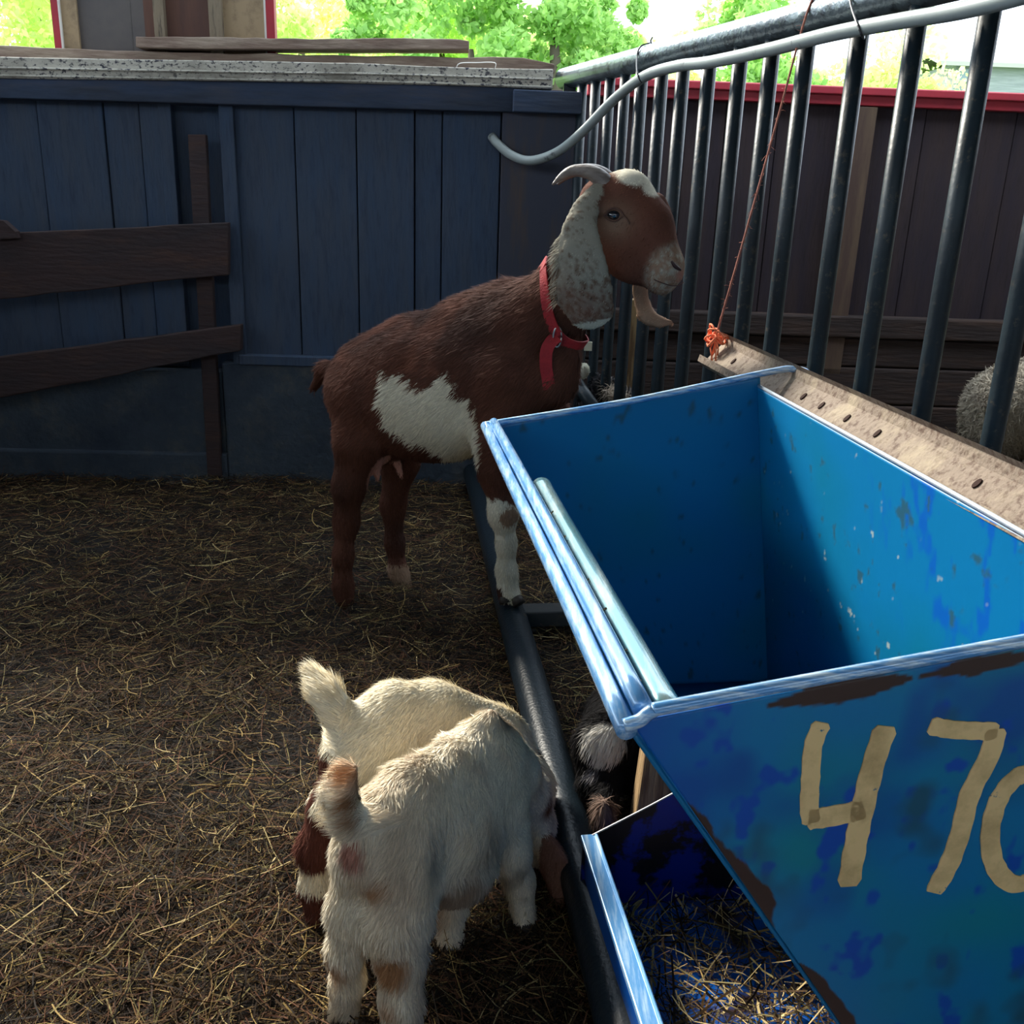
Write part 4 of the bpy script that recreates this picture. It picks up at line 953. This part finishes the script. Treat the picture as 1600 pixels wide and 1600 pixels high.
# ------------------------------------------------------------------ straw
STRAW = np.array([[.075, .040, .014], [.030, .017, .009], [.16, .085, .022], [.34, .215, .050], [.52, .38, .14], [.12, .045, .018], [.014, .009, .006], [.21, .165, .050]])
def strands(name, XY, zf, lmin, lmax, wmin, wmax, prob, label, tilt=.16, lift=.012, parent=None, mul=1.0, bend=.5, zs=.018):
    n = len(XY); L = lmin + (lmax - lmin) * rng.random(n) ** 1.8; a = rng.random(n) * 6.283
    pit = rng.normal(size=n) * tilt; k = rng.normal(size=n) * bend; z0 = zf(XY[:, 0], XY[:, 1]) + zs * rng.random(n) ** 1.5
    nseg = 4; t = np.linspace(-.5, .5, nseg + 1); P = np.zeros((n, nseg + 1, 3))
    ang = a[:, None] + k[:, None] * t[None] * 1.6
    dx = np.cos(ang); dy = np.sin(ang)
    step = (L / nseg)[:, None]
    P[:, :, 0] = XY[:, :1] + np.cumsum(dx * step, 1) - (dx * step).sum(1, keepdims=True) / 2
    P[:, :, 1] = XY[:, 1:] + np.cumsum(dy * step, 1) - (dy * step).sum(1, keepdims=True) / 2
    P[:, :, 2] = z0[:, None] + np.abs(pit[:, None] * t[None] * L[:, None]) + pit[:, None] * t[None] * L[:, None] * .7 + .25 * L[:, None] * (.25 - t[None] ** 2) * np.abs(rng.normal(size=(n, 1))) * .5
    w = (wmin + (wmax - wmin) * rng.random(n) ** 2)[:, None, None] / 2
    S = np.stack([-dy, dx, rng.normal(size=(n, 1)) * .6 + dx * 0], -1); S = nrm(S) * w
    V = np.stack([P - S, P + S], 2).reshape(n, -1, 3)
    b = np.arange(n)[:, None] * (2 * (nseg + 1)); Fc = np.vstack([b + [2 * i, 2 * i + 2, 2 * i + 3, 2 * i + 1] for i in range(nseg)])
    ci = rng.choice(len(STRAW), n, p=np.array(prob) / sum(prob)); c = STRAW[ci] * (.7 + .6 * rng.random((n, 1))) * mul; c = c * .82 + c.mean(1, keepdims=True) * .18
    C = np.repeat(c, 2 * (nseg + 1), 0)
    o = make(name, V.reshape(-1, 3), Fc, M['straw'], parent, colors=C, origin=None if parent else np.array([XY[:, 0].mean(), XY[:, 1].mean(), 0]))
    if label: tag(o, label, 'straw', kind='stuff')
    return o
n1 = 165000
Y = .55 + 2.78 * rng.random(n1) ** 1.25; Xm = -(.72 * Y + .55); X = Xm + (.55 * np.ones(n1) + .12 - Xm) * rng.random(n1)
lump = vnoise(np.stack([X, Y, X * 0], 1), 7)
k = rng.random(n1) < .45 + .9 * lump; XY = np.stack([X, Y], 1)[k]
strands('straw_bedding', XY, gh, .02, .13, .0007, .0022, [2.8, 4.0, 1.6, 1.1, .50, 2.2, 5.0, 1.0], 'thick bed of trampled brown and golden straw covering the pen floor', mul=.98)
n2 = 14000; XY = np.stack([.55 + 2.6 * rng.random(n2), 1.6 + 2.7 * rng.random(n2)], 1)
strands('straw_litter', XY, gh, .03, .14, .0015, .003, [1, 1, 2, 3, 3, .5, .5, 1], 'golden straw lying on the ground beyond the fence bars', zs=.05)
n3 = 6500; s_ = -.6 + 1.06 * rng.random(n3); u_ = .12 + .5 * rng.random(n3); k = ~((u_ > .22 + .12 * rng.random(n3)) & (s_ < .10) & (s_ > .0)); s_, u_ = s_[k], u_[k]
XY = (A[None, :2] + E_[None, :2] * s_[:, None] + Pp[None, :2] * u_[:, None])
strands('straw_feed', XY, lambda x, y: np.full(len(x), .036), .02, .11, .0009, .0034, [1.5, 1.5, 1.2, 1.4, 2.6, .3, 2.5, 1.2], 'pale loose straw lying in the blue tray under the hopper', mul=1.25, zs=.03, tilt=.3)
# taller stems beside the sheep
XY = np.array([J(1500 + 12 * k, 700, 3.2)[:2] for k in range(-4, 10)]); 
mb = MB()
for k, (a, b) in enumerate([((1507, 720), (1480, 680)), ((1497, 722), (1470, 695)), ((1530, 730), (1570, 715)), ((1520, 725), (1545, 700)), ((1575, 740), (1578, 715))]):
    p = J(*a, 2.9); q = J(*b, 2.9); mb.tube([p - ZZ * .1, p, (p + q) / 2 + ZZ * .01, q], .0016, 4)
tag(mb.build('dry_stems', M['post_wood']), 'few upright dry stems sticking out of the straw beside the grey sheep', 'straw', kind='stuff')

# ------------------------------------------------------------------ outside
def tree(px, Y, z0, h, rw_, n, c1, c2, label, size=.16, group='trees beyond the pen'):
    q = J(px, 100, Y); o = empty('tree', (q[0], Y, -.2), label, 'tree', group)
    mb = MB(); mb.tube([(q[0], Y, -.2), (q[0] + .1, Y, z0 + h * .4), (q[0], Y, z0 + h * .6)], [.16, .1, .04], 8); mb.build('trunk', M['trunk'], o, True)
    # clumps of leaves
    nc = 46; C = np.array([q[0], Y, z0 + h / 2]) + nrm(rng.normal(size=(nc, 3))) * (rng.random((nc, 1)) ** .45) * [rw_, rw_, h / 2]
    R_ = .28 + .35 * rng.random(nc); R_ *= rw_ / 1.6
    ci = rng.integers(0, nc, n); P = C[ci] + nrm(rng.normal(size=(n, 3))) * R_[ci][:, None] * (rng.random((n, 1)) ** .3)
    a = nrm(rng.normal(size=(n, 3))); b = nrm(np.cross(a, rng.normal(size=(n, 3)))); s = size * (.5 + rng.random((n, 1))) / 2
    V = np.stack([P - a * s, P - b * s * .6, P + a * s, P + b * s * .6], 1).reshape(-1, 3); Fc = np.arange(n)[:, None] * 4 + [0, 1, 2, 3]
    t = rng.random((n, 1)); c = np.array(c1) * (1 - t) + np.array(c2) * t; make('foliage', V, Fc, M['leaf'], o, colors=np.repeat(c, 4, 0))
YG, GR, DG = (.85, .95, .40), (.60, .84, .28), (.30, .52, .16)  # leaf greens paled to stand in for haze over the trees
T_ = [(-60, 14, .5, 5, 1.7, YG, GR, 'bright green tree at the far left edge'), (60, 16, .5, 6, 1.8, YG, GR, 'yellow-green tree just left of the boarded pillar'),
      (470, 15, .3, 4.6, 1.5, YG, GR, 'yellow-green tree just right of the boarded pillar'), (560, 19, .3, 5, 1.6, YG, YG, 'pale yellow tree above the short plank'),
      (600, 13, .5, 3.2, .75, GR, DG, 'small mid-green tree above the short plank end'), (690, 17, .5, 4.6, 1.3, YG, GR, 'fine-leaved bright tree above the plank end'),
      (735, 15, .4, 4.4, 1.1, GR, DG, 'green tree left of the tall pale gap'), (800, 20, .3, 4.6, 1.4, YG, GR, 'light tree behind the end of the white board'),
      (860, 15, .4, 5.4, 1.0, GR, DG, 'tall green tree above the corner where wall and rail meet'), (935, 16, .4, 5.2, .9, GR, DG, 'slender dark green tree right of the corner'),
      (975, 18, .3, 3.6, .7, YG, GR, 'low round tree behind the start of the rail'), (1035, 24, .5, 5.0, 1.0, YG, YG, 'pale far tree peeping above the rail'),
      (1200, 18, .3, 5.4, 1.3, GR, DG, 'tree above the rail by the twine'), (1120, 20, .2, 3.0, 1.7, YG, GR, 'low yellow bush between the thin bars'),
      (1290, 18, .2, 3.1, 1.6, YG, GR, 'yellow-green bush below the hose, centre of the bars'), (1400, 17, .2, 3.4, 1.5, GR, YG, 'green bush left of the white shed'), (1490, 24, .2, 4.6, 1.3, YG, GR, 'round green tree behind the shed roof')]
for (px, Yt, z0, h, r_, c1, c2, lb) in T_: tree(px, Yt, z0, h, r_, 12000, c1, c2, lb, .115 if Yt < 18 else .14)
tree(300, 26, .2, 5.2, 3.4, 15000, YG, GR, 'wide hazy tree line behind the boarded pillar', .22)
tree(650, 28, .2, 5.6, 3.8, 20000, YG, YG, 'wide pale tree line in the far distance, left of the fence', .22)
tree(950, 28, .2, 4.6, 3.8, 18000, YG, GR, 'wide pale tree line in the far distance, behind the rail', .22)
# shed
def shed():
    Ys = 21.0; a = J(1440, 100, Ys); b = J(1720, 100, Ys); ze = J(1500, 98, Ys)[2]; zr = J(1500, 66, Ys)[2]
    o = empty('shed', ((a[0] + b[0]) / 2, Ys + 1.5, -.3), 'white weathered wooden shed with a pale roof, seen beyond the right bars', 'shed')
    mb = MB(); mb.box(((a[0] + b[0]) / 2 + .4, Ys + 1.5, (ze - .3) / 2), ((b[0] - a[0]) / 2 - .3, 1.5, (ze + .3) / 2)); mb.build('wall', M['shed'], o)
    mb = MB(); x0, x1 = a[0] + .3, b[0] + .5
    V = [(x0, Ys - .2, ze), (x1, Ys - .2, ze), (x1, Ys + 1.5, zr + .25), (x0 - .2, Ys + 1.5, zr + .25), (x0, Ys + 3.2, ze), (x1, Ys + 3.2, ze)]
    mb.add(V + [(v[0], v[1], v[2] - .08) for v in V], [(0, 1, 2, 3), (3, 2, 5, 4), (6, 9, 8, 7), (9, 10, 11, 8), (0, 6, 7, 1), (4, 5, 11, 10), (0, 3, 9, 6), (3, 4, 10, 9), (1, 7, 8, 2), (2, 8, 11, 5)]); mb.build('roof', M['shedroof'], o)
    w = J(1505, 118, Ys - .02); mb = MB(); mb.box((w[0], Ys - .01, w[2]), (.12, .03, .12)); mb.build('window', mat('dim_window', (.2, .25, .28), .3), o)
shed()
for o in list(bpy.data.objects):
    if '_o' in o: del o['_o']
